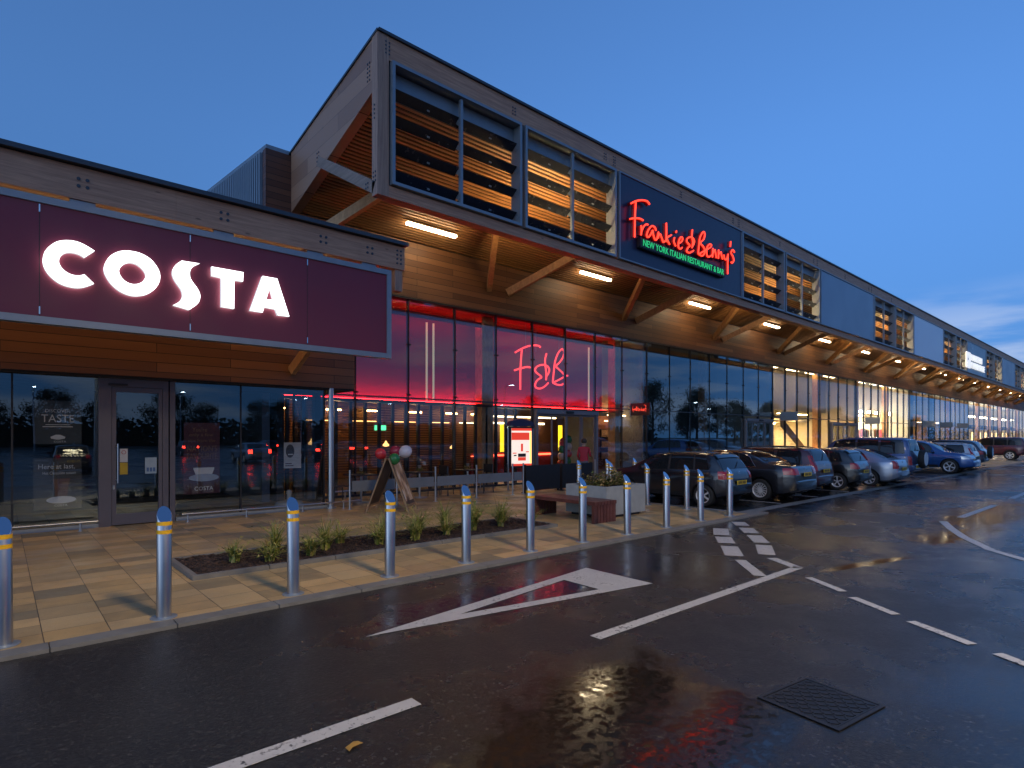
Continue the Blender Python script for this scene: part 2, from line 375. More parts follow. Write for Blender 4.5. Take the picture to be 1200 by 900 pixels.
# ------------------------------------------------------------------ main retail building
XE = 132.
MOD = 7.48
bld = empty('retail_building', 'long retail building with a deep timber canopy, glazed shopfronts and louvred top screen', 'building', (5.2, 15.5, 0))
class P(MB):      # part of the building (built in world coordinates)
    def at(s, name, m, parent=bld, **k):
        o = s.build(name, m, parent, **k)
        o.matrix_parent_inverse = Matrix.Translation(-Vector((5.2, 15.5, 0))); return o
def sub(mb, name, m, parent, **k):      # piece of a part; the part already sits in world coordinates
    return mb.build(name, m, parent, **k)
def roof_z(y): return 10.12-(y-10.75)*.166
def soff_z(y): return 8.98-(y-10.97)*.272
# roof slab, edge trim, back block
P().prism([(5.80,10.72,10.12),(5.80,15.6,roof_z(15.6)),(5.80,15.6,roof_z(15.6)+.05),(5.80,10.745,10.17)], (XE,0,0)).at('roof', M['metal_dk'])
P().prism([(5.22,15.6,9.28),(5.22,40,11.9),(5.22,40,12.05),(5.22,15.6,9.42)], (XE,0,0)).at('roof', M['metal'])
P().box(5.16, 5.36, 15.75, 40, 0, 9.25).at('wall', plain('ribbed_metal_wall', (.17,.21,.26), .45, .3, .05))
rb = P()
y = 15.8
while y < 40: rb.prism([(5.15,y,5.5),(5.15,y+.09,5.5),(5.15,y+.09,9.22+(y-15.6)*.107),(5.15,y,9.22+(y-15.6)*.107)], (-.035,0,0)); y += .18
rb.at('wall_rib', M['metal'])
P().prism([(5.17,15.75,9.24),(5.17,40,11.8),(5.17,40,9.24)], (.18,0,0)).at('gable_wall', M['metal'])
P().box(5.17, 5.86, 15.50, 15.72, 5.4, 9.27).at('corner_cladding', M['clad_dark'])
# wall above the shopfronts
P().box(5.87, XE, 15.46, 15.72, 6.06, 7.78).at('fascia_wall', M['clad'])
P().box(5.87, XE, 15.44, 15.74, 6.0, 6.058).at('glazing_head', M['black'])
P().box(5.36, XE, 39.5, 39.8, 0, 11.7).at('back_wall', M['dark_in'])
# slatted soffit
sf = P(); n = 38
for i in range(n):
    y0 = 11.02+i*(15.44-11.02)/n; z0 = soff_z(y0)
    sf.prism([(6.08,y0,z0),(6.08,y0+.062,z0-.017),(6.08,y0+.062,z0+.008),(6.08,y0,z0+.025)], (XE-6.1,0,0))
sf.at('slatted_soffit', M['slat'])
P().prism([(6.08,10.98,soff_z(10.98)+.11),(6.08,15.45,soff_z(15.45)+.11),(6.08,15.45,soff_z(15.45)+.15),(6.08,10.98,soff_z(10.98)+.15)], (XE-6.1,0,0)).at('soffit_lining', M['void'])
# end truss
P().prism([(5.83,10.984,roof_z(10.984)-.006),(5.83,15.49,roof_z(15.49)-.006),(5.83,15.49,7.74),(5.83,10.984,8.966)], (.23,0,0)).at('end_beam', M['end_clad'])
P().box(5.815, 6.08, 10.745, 10.98, 6.76, 10.11).at('end_post', M['glulam_z'])
P().bar((5.90,10.90,6.93), (5.90,13.75,8.50), .17, .24).at('end_brace', M['glulam_y'])
bt = P()
def bolts(mb, cx, cy, cz, axis, nx=2, nz=2, s=.09, r=.022):
    for i in range(nx):
        for j in range(nz):
            a, b = (i-(nx-1)/2)*s, (j-(nz-1)/2)*s
            if axis == 'y': mb.tube([(cx+a, cy+.012, cz+b), (cx+a, cy-.012, cz+b)], r, 8)
            else: mb.tube([(cx+.012, cy+a, cz+b), (cx-.012, cy+a, cz+b)], r, 8)
bolts(bt, 5.83, 13.75, 8.55, 'x', 2, 4, .10); bolts(bt, 5.815, 10.87, 8.5, 'x', 1, 4); bolts(bt, 5.815, 10.87, 7.15, 'x', 2, 3); bolts(bt, 5.83, 11.15, 9.45, 'x', 2, 5); bolts(bt, 5.815, 11.2, 7.06, 'x', 2, 2)
bt.at('bolt_plate', M['metal_dk'])
# front screen: top beam, bottom chord, posts
x = 5.83
while x < XE:
    x1 = min(x+MOD, XE)
    tb = P().box(max(x+.004, 6.084), x1, 10.752, 10.96, 9.62, 10.11)
    tb.at('top_beam', M['glulam'])
    P().box(x+.004 if x > 6 else 6.082, x1, 10.752, 11.02, 6.76, 7.0).at('bottom_chord', M['glulam'])
    if x < 40:
        b = P(); bolts(b, x+.22, 10.752, 9.86, 'y', 2, 4, .08, .02); bolts(b, x+3.75, 10.752, 9.86, 'y', 2, 3, .08, .02); bolts(b, x1-.2, 10.752, 9.86, 'y', 2, 3, .08, .02)
        b.at('bolt_plate', M['metal_dk'])
    x = x1
P().box(5.83, XE, 10.70, 10.742, 10.115, 10.175).at('roof_edge', M['metal_dk'])
# struts in V pairs from the wall nodes to the soffit
xn = 5.55
k = 0
while xn < 118:
    for s in (-1, 1):
        if xn+s*1.78 > 6.2:
            P().bar((xn+s*.42, 15.44, 6.84), (xn+s*1.80, 13.40, 8.02), .17, .25).at('strut', M['spruce'])
    xn += MOD; k += 1
# louvre boxes and sign panels of the front screen
def louvre_box(x0, x1):
    f = P(); y0, y1, z0, z1, w = 10.66, 11.0, 7.02, 9.60, .068
    f.box(x0, x1, y0, y1, z1-w, z1).box(x0, x1, y0, y1, z0, z0+w).box(x0, x0+w, y0, y1, z0+w, z1-w).box(x1-w, x1, y0, y1, z0+w, z1-w)
    box = f.at('louvre_box', M['metal'])
    xm = (x0+x1)/2
    sub(MB().box(xm-.035, xm+.035, 10.72, 10.80, z0+w, z1-w-.02), 'mullion', M['metal'], box)
    sub(MB().box(x0+w, x1-w, 10.93, 10.97, 9.12, 9.515), 'header_panel', M['metal'], box)
    for (a, b) in ((x0+w+.02, xm-.045), (xm+.045, x1-w-.02)):
        for i in range(4):
            zc = 9.03-i*.575
            sub(MB().bar((a, 10.86, zc), (b, 10.86, zc), .225, .022, (0,.62,.78)), 'blade', M['blade'], box)
    if x0 < 32:
        ar = MB()
        for xx in (x0+w+.012, xm-.043, xm+.040, x1-w-.012):
            for i in range(4):
                zc = 9.03-i*.575; ar.bar((xx, 10.76, zc-.09), (xx, 10.96, zc+.07), .012, .08, (0,.62,.78))
        for xx in ((x0+w+xm)/2, (xm+x1-w)/2):
            for i in range(4):
                zc = 9.03-i*.575; ar.bar((xx, 10.745, zc-.115), (xx, 10.79, zc-.08), .045, .03, (0,.62,.78))
        sub(ar, 'blade_bracket', M['galv'], box)
    return box
def flat_panel(x0, x1, m):
    p = P().box(x0+.05, x1-.05, 10.69, 10.75, 7.06, 9.56).at('facade_panel', m)
    f = MB().box(x0, x1, 10.66, 10.751, 9.56, 9.60).box(x0, x1, 10.66, 10.751, 7.02, 7.06).box(x0, x0+.05, 10.66, 10.751, 7.06, 9.56).box(x1-.05, x1, 10.66, 10.751, 7.06, 9.56)
    sub(f, 'frame', M['metal'], p); return p
x = 6.12; i = 0
pm = [M['navy'], M['panel'], M['panel_lit_tone'], M['panel_teal'], M['panel'], M['panel_lit_tone'], M['panel'], M['panel_lit_tone']]
while x < 118:
    louvre_box(x, x+3.66); louvre_box(x+3.78, x+7.42)
    flat_panel(x+7.55, x+15.02, pm[i % 8]); i += 1; x += 15.06

# ---- shopfronts
def shopfront(x0, x1, step, gm, trans=2.95, door=None, y=15.5, pw=.03):
    sfm = P()
    n = max(1, round((x1-x0)/step)); w = (x1-x0)/n
    sfm.box(x0, x1, y-.03, y+.05, trans-.02, trans+.02).box(x0, x1, y-.05, y+.08, 0, .09)
    so = sfm.at('shopfront', M['metal_dk'])
    for i in range(n+1):
        xx = x0+i*w; mu = MB().box(xx-pw/2, xx+pw/2, y-.025, y+.10, .09, trans-.02).box(xx-pw/2, xx+pw/2, y-.025, y+.10, trans+.02, 6.0)
        if x0 < 45:
            for zz in (trans+.10, trans-.12, 4.6): mu.box(xx-.07, xx+.07, y-.05, y-.026, zz-.025, zz+.025)
        sub(mu, 'mullion', M['black'], so)
    for i in range(n):
        a, b = x0+i*w+pw/2, x0+(i+1)*w-pw/2
        sub(MB().quad((a,y,trans+.02),(b,y,trans+.02),(b,y,6.0),(a,y,6.0)), 'glass_pane', gm, so)
        if door and door[0]-.05 < (a+b)/2 < door[1]+.05: continue
        sub(MB().quad((a,y,.09),(b,y,.09),(b,y,trans-.02),(a,y,trans-.02)), 'glass_pane', gm, so)
    return so
def sliding_door(x0, x1, y, h, gm, nleaf=4):
    f = P().box(x0, x0+.10, y-.10, y+.12, .03, h).box(x1-.10, x1, y-.10, y+.12, .03, h).box(x0, x1, y-.14, y+.14, h, h+.16)
    d = f.at('sliding_door', M['door_grey'])
    w = (x1-x0-.2)/nleaf
    for i in range(nleaf):
        a = x0+.1+i*w; yy = y+(.0 if i in (0, nleaf-1) else .05)
        l = MB().box(a, a+.055, yy-.02, yy+.02, .05, h).box(a+w-.055, a+w, yy-.02, yy+.02, .05, h).box(a+.055, a+w-.055, yy-.02, yy+.02, h-.07, h).box(a+.055, a+w-.055, yy-.02, yy+.02, .05, .16)
        sub(l, 'door_leaf', M['door_grey'], d)
        sub(MB().quad((a+.055,yy,.16),(a+w-.055,yy,.16),(a+w-.055,yy,h-.07),(a+.055,yy,h-.07)), 'glass_pane', gm, d)
    sub(MB().box((x0+x1)/2-.2, (x0+x1)/2+.2, y-.19, y-.142, h+.03, h+.12), 'door_sensor', M['black'], d)
    return d
shopfront(5.92, 21.8, 1.7645, M['glass_fb'], door=(14.77,18.3))
sliding_door(14.76, 18.25, 15.42, 2.62, M['glass'])
shopfront(21.84, 34.4, 1.7943, M['glass_dark'], door=(30.83,34.0))
sliding_door(30.9, 34.2, 15.45, 2.62, M['glass_dark'])
shopfront(34.44, 48.4, 1.7450, M['glass'], door=(43.2,48.0))
sliding_door(43.3, 48.2, 15.45, 2.62, M['glass_dark'])
shopfront(48.44, 62.2, 1.72, M['glass'])
shopfront(62.24, 86.0, 2.16, M['glass_dark'])
shopfront(86.04, 131., 3.0, M['glass'])
# interior shells
P().box(5.4, XE, 15.55, 39.4, -.04, .028).at('interior_floor', plain('shop_floor', (.20,.15,.10), .4))
P().box(5.4, XE, 15.75, 39.4, 6.3, 6.5).at('interior_ceiling', M['grey_in'])
for xx, m in ((5.6, M['dark_in']), (21.8, M['grey_in']), (34.4, M['cream']), (48.4, M['cream']), (62.2, M['cream']), (86., M['cream']), (131., M['cream'])):
    P().box(xx-.09, xx+.09, 15.62, 39.4, .03, 6.3).at('partition_wall', m)
for k in range(16):
    P().box(13.05-.26+k*MOD, 13.05+.26+k*MOD, 16.05, 16.45, .03, 6.3).at('timber_column', M['spruce'])
# restaurant: red bulkhead, ledges, slatted screens
P().box(5.72, 20.2, 16.75, 16.9, 2.9, 6.29).at('red_bulkhead', M['red_wall'])
P().box(5.72, 20.2, 16.0, 16.74, 2.82, 2.9).at('red_ledge', M['dark_wood'])
P().box(5.8, 20.1, 16.44, 16.48, 2.905, 2.94).at('led_strip', M['red_strip'])
P().box(5.72, 20.2, 15.78, 16.74, 6.02, 6.06).at('red_soffit', M['red_wall'])
P().box(5.72, 20.2, 16.10, 16.13, 5.62, 5.80).at('light_pelmet', M['red_wall'])
P().box(5.8, 20.1, 16.20, 16.24, 5.70, 5.74).at('led_strip', glow('soft_red_strip', (1,.02,.012), 5.))
P().box(20.22, 21.7, 16.9, 17.0, 2.9, 6.28).at('beige_bulkhead', M['beige'])
P().box(20.4, 21.6, 16.5, 16.6, 2.7, 2.75).at('uplighter', glow('warm_uplight', (1,.62,.28), 9.))
for xx in (10.75, 11.02, 19.0): P().box(xx-.025, xx+.025, 16.45, 16.50, 2.98, 5.6).at('light_tube', glow('pale_tube', (.95,.85,.55), .16))
xx = 5.9
while xx < 14.6:
    P().box(xx, xx+.09, 16.05, 16.14, .03, 2.8).at('screen_post', M['dark_wood']); xx += .47
warm = glow('amber_room_light', (1,.47,.14), 3.)
sc = P()
for i in range(26): sc.box(5.8, 14.5, 18.4, 18.46, .55+i*.088, .60+i*.088)
for xx in (6.2, 7.9, 9.3, 11.0, 12.6, 13.8): P().box(xx, xx+.5, 17.96, 18.0, 2.62, 2.66).at('added_blind_fill', glow('amber_fill_glow', (1,.50,.15), 32.))  # glowing strips added only to brighten the blind from the front
sc.at('slatted_blind', wood('blind_timber', (.10,.045,.018), (.22,.10,.04), (.6,9,9), .5, False))
P().box(5.8, 34.3, 22.6, 22.7, .03, 3.2).at('room_wall', plain('amber_wall', (.42,.22,.08), .8))
P().box(14.6, 21.7, 20.5, 20.6, .03, 2.7).at('bar_wall', plain('dark_red_brown', (.09,.03,.018), .7))
for xx in (6.5, 8.3, 10.1, 11.9, 13.7): P().box(xx, xx+1.0, 20.6, 20.7, 2.35, 2.42).at('ceiling_strip', warm)
for xx, zz in ((7.3,1.5),(9.9,1.42),(12.7,1.30)):
    P().lathe([(.03,0),(.10,.02),(.11,.06),(.04,.14),(.02,.2)], 12, Matrix.Translation((xx, 17.7, zz))).at('table_lamp', glow('amber_lamp_shade', (1,.50,.15), 1.6), smooth=True)
P().box(14.9, 20.0, 20.2, 20.3, 2.35, 2.42).at('ceiling_strip', glow('warm_bar_strip', (1,.78,.42), 8.))
P().box(14.9, 20.0, 19.4, 19.5, 2.62, 2.68).at('ceiling_strip', glow('warm_bar_strip_front', (1,.72,.36), 5.))
for xx in (16.35, 18.0, 20.0):
    P().box(xx, xx+.22, 19.2, 19.26, 1.1, 2.3).at('yellow_panel', glow('yellow_lit_panel', (1,.62,.02), 1.1))
P().box(17.3, 18.3, 20.1, 20.17, 1.85, 2.3).at('screen', glow('tv_screen', (.62,.85,.78), .8))
P().box(15.0, 19.8, 19.6, 20.1, .03, 1.05).at('bar_counter', plain('red_counter', (.30,.02,.015), .4))
P().box(15.0, 19.8, 19.55, 19.59, .9, .98).at('counter_light', glow('red_counter_light', (1,.10,.04), 3.))
for i, zz in enumerate((.7, 1.2, 1.7)):
    fr = P().box(20.45, 21.1, 17.02, 17.06, zz, zz+.4).at('picture_frame', M['dark_wood']); sub(MB().box(20.50, 21.05, 17.0, 17.018, zz+.05, zz+.35), 'picture', plain('sepia_print', (.30,.20,.12), .6, 0, .5, 9.), fr)
P().box(20.3, 21.7, 17.07, 17.17, .03, 2.7).at('room_wall', plain('brown_panelling', (.16,.055,.025), .6))
P().box(20.5, 21.1, 16.75, 16.85, 2.45, 2.5).at('picture_light', glow('picture_light', (1,.6,.25), 6.))
ex = empty('exit_sign', 'small green lit exit sign deep inside the restaurant', 'exit sign', (9.7, 17.8, 2.0))
rel(MB().box(9.55, 9.95, 17.78, 17.84, 1.98, 2.14).build('lit_panel', glow('exit_green', (.10,.9,.35), 1.2), ex), ex); rel(MB().box(9.53, 9.97, 17.845, 17.87, 1.96, 2.16).build('housing', M['galv'], ex), ex)
# vacant unit (dark), café unit with stairs, clothes shop
P().box(21.9, 34.3, 19.0, 19.1, .03, 6.3).at('hoarding', plain('dark_hoarding', (.05,.055,.06), .8))
P().box(34.5, 48.3, 21.6, 21.7, .03, 6.3).at('room_wall', M['cream'])
P().box(34.5, 48.3, 17.6, 17.7, 3.6, 6.29).at('upper_bulkhead', plain('grey_bulkhead', (.42,.40,.36), .8))
P().box(34.5, 48.3, 19.0, 25.0, 2.9, 3.1).at('mezzanine', M['cream'])
st = P()
for i in range(14): st.box(38.9+i*.33, 39.25+i*.33, 16.9, 17.5, 2.8-i*.2, 2.92-i*.2)
st.at('staircase', plain('pale_stair', (.62,.56,.42), .6))
P().prism([(38.6,16.85,3.15),(38.6,16.85,2.45),(43.2,16.85,.15),(44.2,16.85,.15)], (0,.03,0)).at('stair_balustrade', plain('bronze_balustrade', (.16,.12,.07), .5))
wl = glow('warm_ceiling_panel', (1,.68,.30), 22.)
for i in range(4):
    P().box(35.6+i*3.2, 37.2+i*3.2, 18.4, 18.6, 3.42, 3.47).at('ceiling_lamp', wl)
    P().box(35.6+i*3.2, 37.2+i*3.2, 20.5, 21.5, 2.78, 2.83).at('ceiling_lamp', wl)
    P().box(35.2+i*3.2, 37.0+i*3.2, 16.3, 16.5, 6.15, 6.2).at('ceiling_lamp', glow('soft_warm_panel', (1,.70,.36), 10.))
P().box(42.3, 42.5, 15.9, 16.1, .3, .5).at('amber_lamp', glow('amber_column_light', (1,.50,.10), 60.))
P().box(48.5, 62.1, 24.0, 24.1, .03, 6.3).at('room_wall', M['cream'])
P().box(48.5, 62.1, 17.5, 17.6, 3.9, 6.29).at('upper_bulkhead', plain('pale_bulkhead', (.50,.45,.38), .8))
hot = glow('spotlight', (1,.88,.68), 60.)
for i in range(7):
    P().lathe([(.05,0),(.15,.02),(.12,.16),(.03,.2)], 10, Matrix.Translation((49.6+i*1.9, 16.7, 3.75))).at('spotlight', hot)
for i in range(5): P().box(49.2+i*2.6, 50.8+i*2.6, 19.0, 21.5, 3.72, 3.78).at('ceiling_lamp', glow('bright_shop_panel', (1,.84,.58), 26.))
for i in range(5): P().box(49.2+i*2.6, 50.6+i*2.6, 16.2, 16.4, 6.15, 6.2).at('ceiling_lamp', glow('soft_white_panel', (1,.78,.50), 14.))
P().box(48.5, 62.1, 17.6, 24.0, 3.8, 3.9).at('inner_ceiling', M['cream'])
P().box(50.2, 53.4, 16.9, 16.96, 3.9, 5.8).at('poster_banner', plain('blurred_banner', (.20,.10,.20), .6, 0, .6, 1.2))
# dim unit, then the bright far store
P().box(62.3, 85.9, 22.0, 22.1, .03, 6.3).at('room_wall', M['dark_in'])
for i in range(5): P().box(74+i*2.3, 75.4+i*2.3, 17.0, 17.8, 3.3, 3.36).at('ceiling_lamp', glow('dim_shop_panel', (1,.66,.32), 11.))
P().box(70.2, 85.85, 19.5, 19.6, .03, 4.4).at('display_wall', plain('amber_display', (.55,.33,.12), .7))
P().box(86.1, 130.9, 24.0, 24.1, .03, 6.3).at('room_wall', M['cream'])
for i in range(10):
    P().box(87+i*4.3, 89.6+i*4.3, 17.0, 18.2, 4.5, 4.56).at('ceiling_lamp', glow('far_store_panel', (1,.80,.52), 15.))
    P().box(87.6+i*4.3, 88.4+i*4.3, 17.6, 17.8, .4, 2.4).at('display_case', glow('lit_display', (1,.62,.30), 1.6))
    P().box(86.6+i*4.3, 90.0+i*4.3, 16.6, 16.8, 2.75, 3.3).at('fascia_board', plain('dark_fascia', (.05,.04,.04), .6))

# strip lights below the soffit
zl = []
for k in range(15):
    xx = 9.62+k*7.46
    if xx > XE-4: break
    if k == 0:
        cl = empty('canopy_light', 'bright white strip light below the slatted soffit, first from the canopy\'s open end', 'canopy light', (xx, 14.45, soff_z(14.45)), 0, 'strip lights below the timber canopy')
        MB().box(-.86, .86, -.06, .06, -.17, -.10).build('tube', M['bar_light'], cl)
        MB().box(-.87, .87, -.05, .05, -.098, -.075).build('housing', M['galv'], cl)
        h = MB()
        for s in (-.6, .6): h.tube([(s,0,-.08),(s,0,.06)], .008, 6)
        h.build('hanger', M['galv'], cl); cl0 = cl
    else:
        dup(cl0, None, (xx, 14.45, soff_z(14.45)), None, 'white strip light below the timber soffit, %s from the canopy\'s open end' % ORD[k])

u0 = None
for k in range(7):
    xx = 11.7+k*15.06
    if u0 is None:
        u0 = empty('canopy_uplight', 'warm uplighter behind the bottom of the second louvre box from the open end', 'uplighter', (xx, 11.45, 7.0), 0, 'uplighters behind the louvre boxes')
        MB().box(-.85, .85, -.07, .07, .02, .10).build('housing', M['galv'], u0)
        MB().box(-.82, .82, -.055, .055, .102, .115).build('lens', glow('uplight_lens', (1,.66,.28), 110.), u0)
        MB().box(-.9, -.86, -.42, .07, .0, .06).box(.86, .9, -.42, .07, .0, .06).build('bracket', M['galv'], u0)
    else: dup(u0, None, (xx, 11.45, 7.0), None, 'warm uplighter behind the louvre boxes, %s from the canopy\'s open end' % ORD[k])

# ------------------------------------------------------------------ signs
def spline(pts, n=6, closed=False):
    out = []; m = len(pts)
    for i in range(m if closed else m-1):
        p = [Vector(pts[(i+d) % m] if closed else pts[min(max(i+d, 0), m-1)]) for d in (-1,0,1,2)]
        for k in range(n):
            t = k/n
            out.append(.5*((2*p[1])+(-p[0]+p[2])*t+(2*p[0]-5*p[1]+4*p[2]-p[3])*t*t+(-p[0]+3*p[1]-3*p[2]+p[3])*t**3))
    if not closed: out.append(Vector(pts[-1]))
    return [tuple(v) for v in out]
def fill_xz(loops, y0, y1, name, m, parent, edge=None):
    """an outline with holes in the wall plane, y0 (front) to y1 (back)"""
    bm = bmesh.new(); rings = []
    for lp in loops:
        vs = [bm.verts.new((x, y0, z)) for x, z in lp]; rings.append(vs)
        for i in range(len(vs)): bm.edges.new((vs[i], vs[(i+1) % len(vs)]))
    bmesh.ops.triangle_fill(bm, edges=bm.edges[:], use_beauty=True)
    for f in bm.faces: f.normal_update()
    front = list(bm.faces)
    geo = bmesh.ops.duplicate(bm, geom=bm.verts[:]+bm.edges[:]+bm.faces[:])
    mp = geo['vert_map']
    for vs in rings:
        for i in range(len(vs)):
            a, b = vs[i], vs[(i+1) % len(vs)]
            f = bm.faces.new((a, b, mp[b], mp[a])); f.material_index = 1
    for vs in rings:
        for v in vs: mp[v].co.y = y1
    bmesh.ops.recalc_face_normals(bm, faces=bm.faces)
    me = bpy.data.meshes.new(name); bm.to_mesh(me); bm.free(); me.materials.append(m); me.materials.append(edge or m)
    o = bpy.data.objects.new(name, me); C.objects.link(o)
    if parent: o.parent = parent
    return o
def text_xz(s, x0, x1, z0, z1, y, name, m, parent, depth=.01, flip=False):
    cu = bpy.data.curves.new(name, 'FONT'); cu.body = s; cu.extrude = .5; cu.resolution_u = 3
    to = bpy.data.objects.new('tmp_text', cu); C.objects.link(to)
    dg = bpy.context.evaluated_depsgraph_get(); me = bpy.data.meshes.new_from_object(to.evaluated_get(dg)); bpy.data.objects.remove(to)
    xs = [v.co.x for v in me.vertices]; ys = [v.co.y for v in me.vertices]
    a, b, c, d = min(xs), max(xs), min(ys), max(ys)
    for v in me.vertices:
        px, py, pz = v.co
        v.co = (x0+(px-a)/(b-a)*(x1-x0), y-pz*depth, z0+(py-c)/(d-c)*(z1-z0))
    me.name = name; me.materials.clear(); me.materials.append(m)
    o = bpy.data.objects.new(name, me); C.objects.link(o); o.parent = parent; return o

# --- café sign
YP = 10.58
sg = empty('cafe_sign', 'wide maroon sign with glowing white capital letters hung below the near timber beam', 'sign', (2., YP, 3.3))
rel(MB().box(-5.5, 5.93, YP, YP+.10, 3.46, 5.07).build('panel', M['maroon'], sg), sg)
fr = MB()
fr.box(-5.6, 6.03, YP-.03, YP+.14, 5.07, 5.17).box(-5.6, 6.03, YP-.03, YP+.14, 3.36, 3.46).box(5.93, 6.03, YP-.03, YP+.14, 3.46, 5.07)
rel(fr.build('frame', M['metal'], sg), sg)
for xx in (-1.1, .42, 2.33, 4.28):
    rel(MB().box(xx-.004, xx+.004, YP-.002, YP+.01, 3.46, 5.07).build('panel_joint', M['black'], sg), sg)
    
    for zz in (3.49, 4.94): rel(MB().box(xx-.008, xx+.008, YP-.014, YP-.003, zz, zz+.11).build('clip', M['chrome'], sg), sg)
for xx in (-1.4, .95, 2.95, 4.6, 5.75):
    rel(MB().box(xx-.16, xx+.16, 10.98, 11.06, 5.05, 5.355).box(xx-.03, xx+.03, YP+.145, 10.98, 5.06, 5.12).build('hanger', M['metal'], sg), sg)
def A_(pts): return [on_wall(40+x/7.5, 270+y/7.5, YP-.1) for x, y in pts]
def B_(pts): return [on_wall(190+x/7.5, 290+y/7.5, YP-.1) for x, y in pts]
c_out = spline([(530,182),(460,138),(390,105),(320,90),(250,90),(190,105),(130,145),(90,195),(75,260),(85,320),(120,380),(170,430),(230,470),(300,495),(380,507),(450,497),(525,470)], 4)
c_in = spline([(440,388),(400,398),(350,395),(295,375),(245,335),(218,285),(225,240),(255,208),(300,195),(355,200),(400,215),(440,240)], 4)
letters = [[A_(c_out+c_in)],
    [A_(spline([(820,180),(740,188),(670,225),(625,285),(612,350),(640,420),(690,485),(760,540),(840,572),(910,578),(990,562),(1060,515),(1100,450),(1103,380),(1070,310),(1010,245),(920,198)], 4, True)),
     A_(spline([(840,285),(785,300),(748,340),(748,380),(775,425),(820,460),(880,475),(940,460),(975,420),(978,385),(950,340),(900,300)], 4, True))],
    [B_([(170,118),(328,143)]+spline([(328,143),(270,170),(243,210),(245,265),(270,310),(310,365),(332,420),(325,470),(300,505),(235,550)], 4)[1:]+[(95,508)]+spline([(95,508),(135,488),(165,460),(178,420),(165,370),(130,320),(100,270),(88,220),(100,180),(125,148),(170,118)], 4)[1:-1])],
    [B_([(432,170),(712,220),(708,300),(632,288),(630,540),(518,522),(518,268),(435,250)])],
    [B_([(880,252),(1008,275),(1115,608),(1015,596),(995,545),(895,525),(880,572),(770,555)]), B_([(945,350),(975,465),(912,455)])]]
for lp in letters: rel(fill_xz(lp, YP-.12, YP-.045, 'letter', M['white_glow'], sg, M['halo']), sg)

def strokes_to(px, name, m, parent, Y, r, ox, oy, s, back=None):
    for st in px:
        pts = [(x, Y, z) for x, z in (on_wall(ox+a/s, oy+b/s, Y) for a, b in (spline(st, 5) if len(st) > 2 else st))]
        o = MB().tube(pts, r, 8).build(name, m, parent, smooth=True); rel(o, parent)
        if back:
            o = MB().tube([(x, Y+.09, z) for x, y, z in pts], r*2.0, 8).build('letter_can', back, parent, smooth=True); rel(o, parent)
# --- restaurant neon on the navy panel
S1 = [[(115,160),(190,125),(270,115),(340,130),(375,175)],[(182,135),(172,300),(168,450),(165,635)],[(100,378),(170,368),(240,375),(285,400)],
  [(255,470),(262,540),(255,605)],[(258,560),(290,490),(325,455),(352,460)],[(465,545),(450,500),(405,478),(355,540),(335,610),(360,635),(400,580),(418,540),(430,610),(455,672),(480,655),(500,565),(496,650)],
  [(498,625),(522,590),(548,650),(568,705),(590,690)],[(610,435),(612,560),(608,700)],[(682,605),(620,652),(658,738)],[(725,640),(718,700),(742,762)],[(752,545),(749,572)]]
S2 = [[(0,400),(45,370),(55,325),(30,315),(5,370),(0,440),(25,470),(50,450)],
  [(200,490),(150,520),(110,500),(125,455),(150,425),(110,370),(125,325),(175,315),(210,360),(200,410),(182,440)],[(185,215),(178,300),(190,380),(180,455)],
  [(262,530),(270,430),(285,320),(325,245),(348,270),(335,340),(290,390),(330,440),(350,500),(320,560),(280,545),(262,530)],[(275,535),(350,490),(420,450),(435,415),(405,410),(375,460),(375,545),(400,575),(440,550)],
  [(455,460),(450,580)],[(453,530),(480,480),(492,540),(502,590)],[(530,480),(528,598)],[(532,540),(560,510),(570,560),(584,605)],[(598,545),(610,600),(635,605),(655,545)],[(655,535),(650,660),(650,800)],[(690,370),(685,440)],[(740,515),(715,480),(695,520),(720,570),(730,620),(710,655),(695,640)]]
ns = empty('neon_sign', 'large red script neon name with small green capitals on the navy panel', 'neon sign', (17.4, 10.5, 7.6))
redback = plain('red_letter_can', (.22,.004,.006), .5)
strokes_to(S1, 'neon_stroke', M['red_neon'], ns, 10.50, .025, 730, 225, 12., redback); strokes_to(S2, 'neon_stroke', M['red_neon'], ns, 10.50, .025, 795, 250, 11.25, redback)
(xa, za), (xb, zb) = on_wall(752, 284, 10.5), on_wall(849.5, 318, 10.5); zc = (za+zb)/2
rel(MB().box(xa-.02, xb+.10, 10.54, 10.684, zc-.17, zc+.15).build('caption_box', plain('black_caption_box', (.016,.017,.02), .5), ns, bevel=.02), ns)
rel(text_xz('NEW YORK ITALIAN RESTAURANT & BAR', xa+.12, xb-.02, zc-.10, zc+.10, 10.53, 'caption', M['green_neon'], ns), ns)
# --- initials in neon inside the glass
fb = empty('neon_initials', 'red neon initials hanging behind the glass above the restaurant door', 'neon sign', (16., 15.8, 3.6))
strokes_to([[(155,260),(230,215),(320,178),(410,165),(465,172),(488,192)],[(242,220),(228,400),(222,550),(222,750)],[(145,495),(225,470),(310,450),(370,460)],
  [(592,660),(540,710),(480,735),(430,722),(418,680),(450,620),(500,590),(480,560),(430,520),(418,480),(450,440),(520,422),(580,440),(605,490),(590,540),(570,570)],[(568,272),(548,360),(555,450),(565,540),(562,625)],
  [(650,650),(665,500),(680,380),(720,270),(770,215),(800,250),(785,320),(740,390),(695,440),(740,490),(795,545),(812,610),(795,670),(740,688),(670,670),(650,650)],[(660,655),(740,615),(815,572),(848,565)]],
  'neon_stroke', M['fb_neon'], fb, 15.72, .034, 590, 390, 11.25)
w = MB()
for px in (616, 628, 655): 
    xx, zz = on_wall(px, 412, 15.72); w.tube([(xx,15.72,zz),(xx,15.72,6.0)], .006, 5)
rel(w.build('hanging_wire', M['galv'], fb), fb)
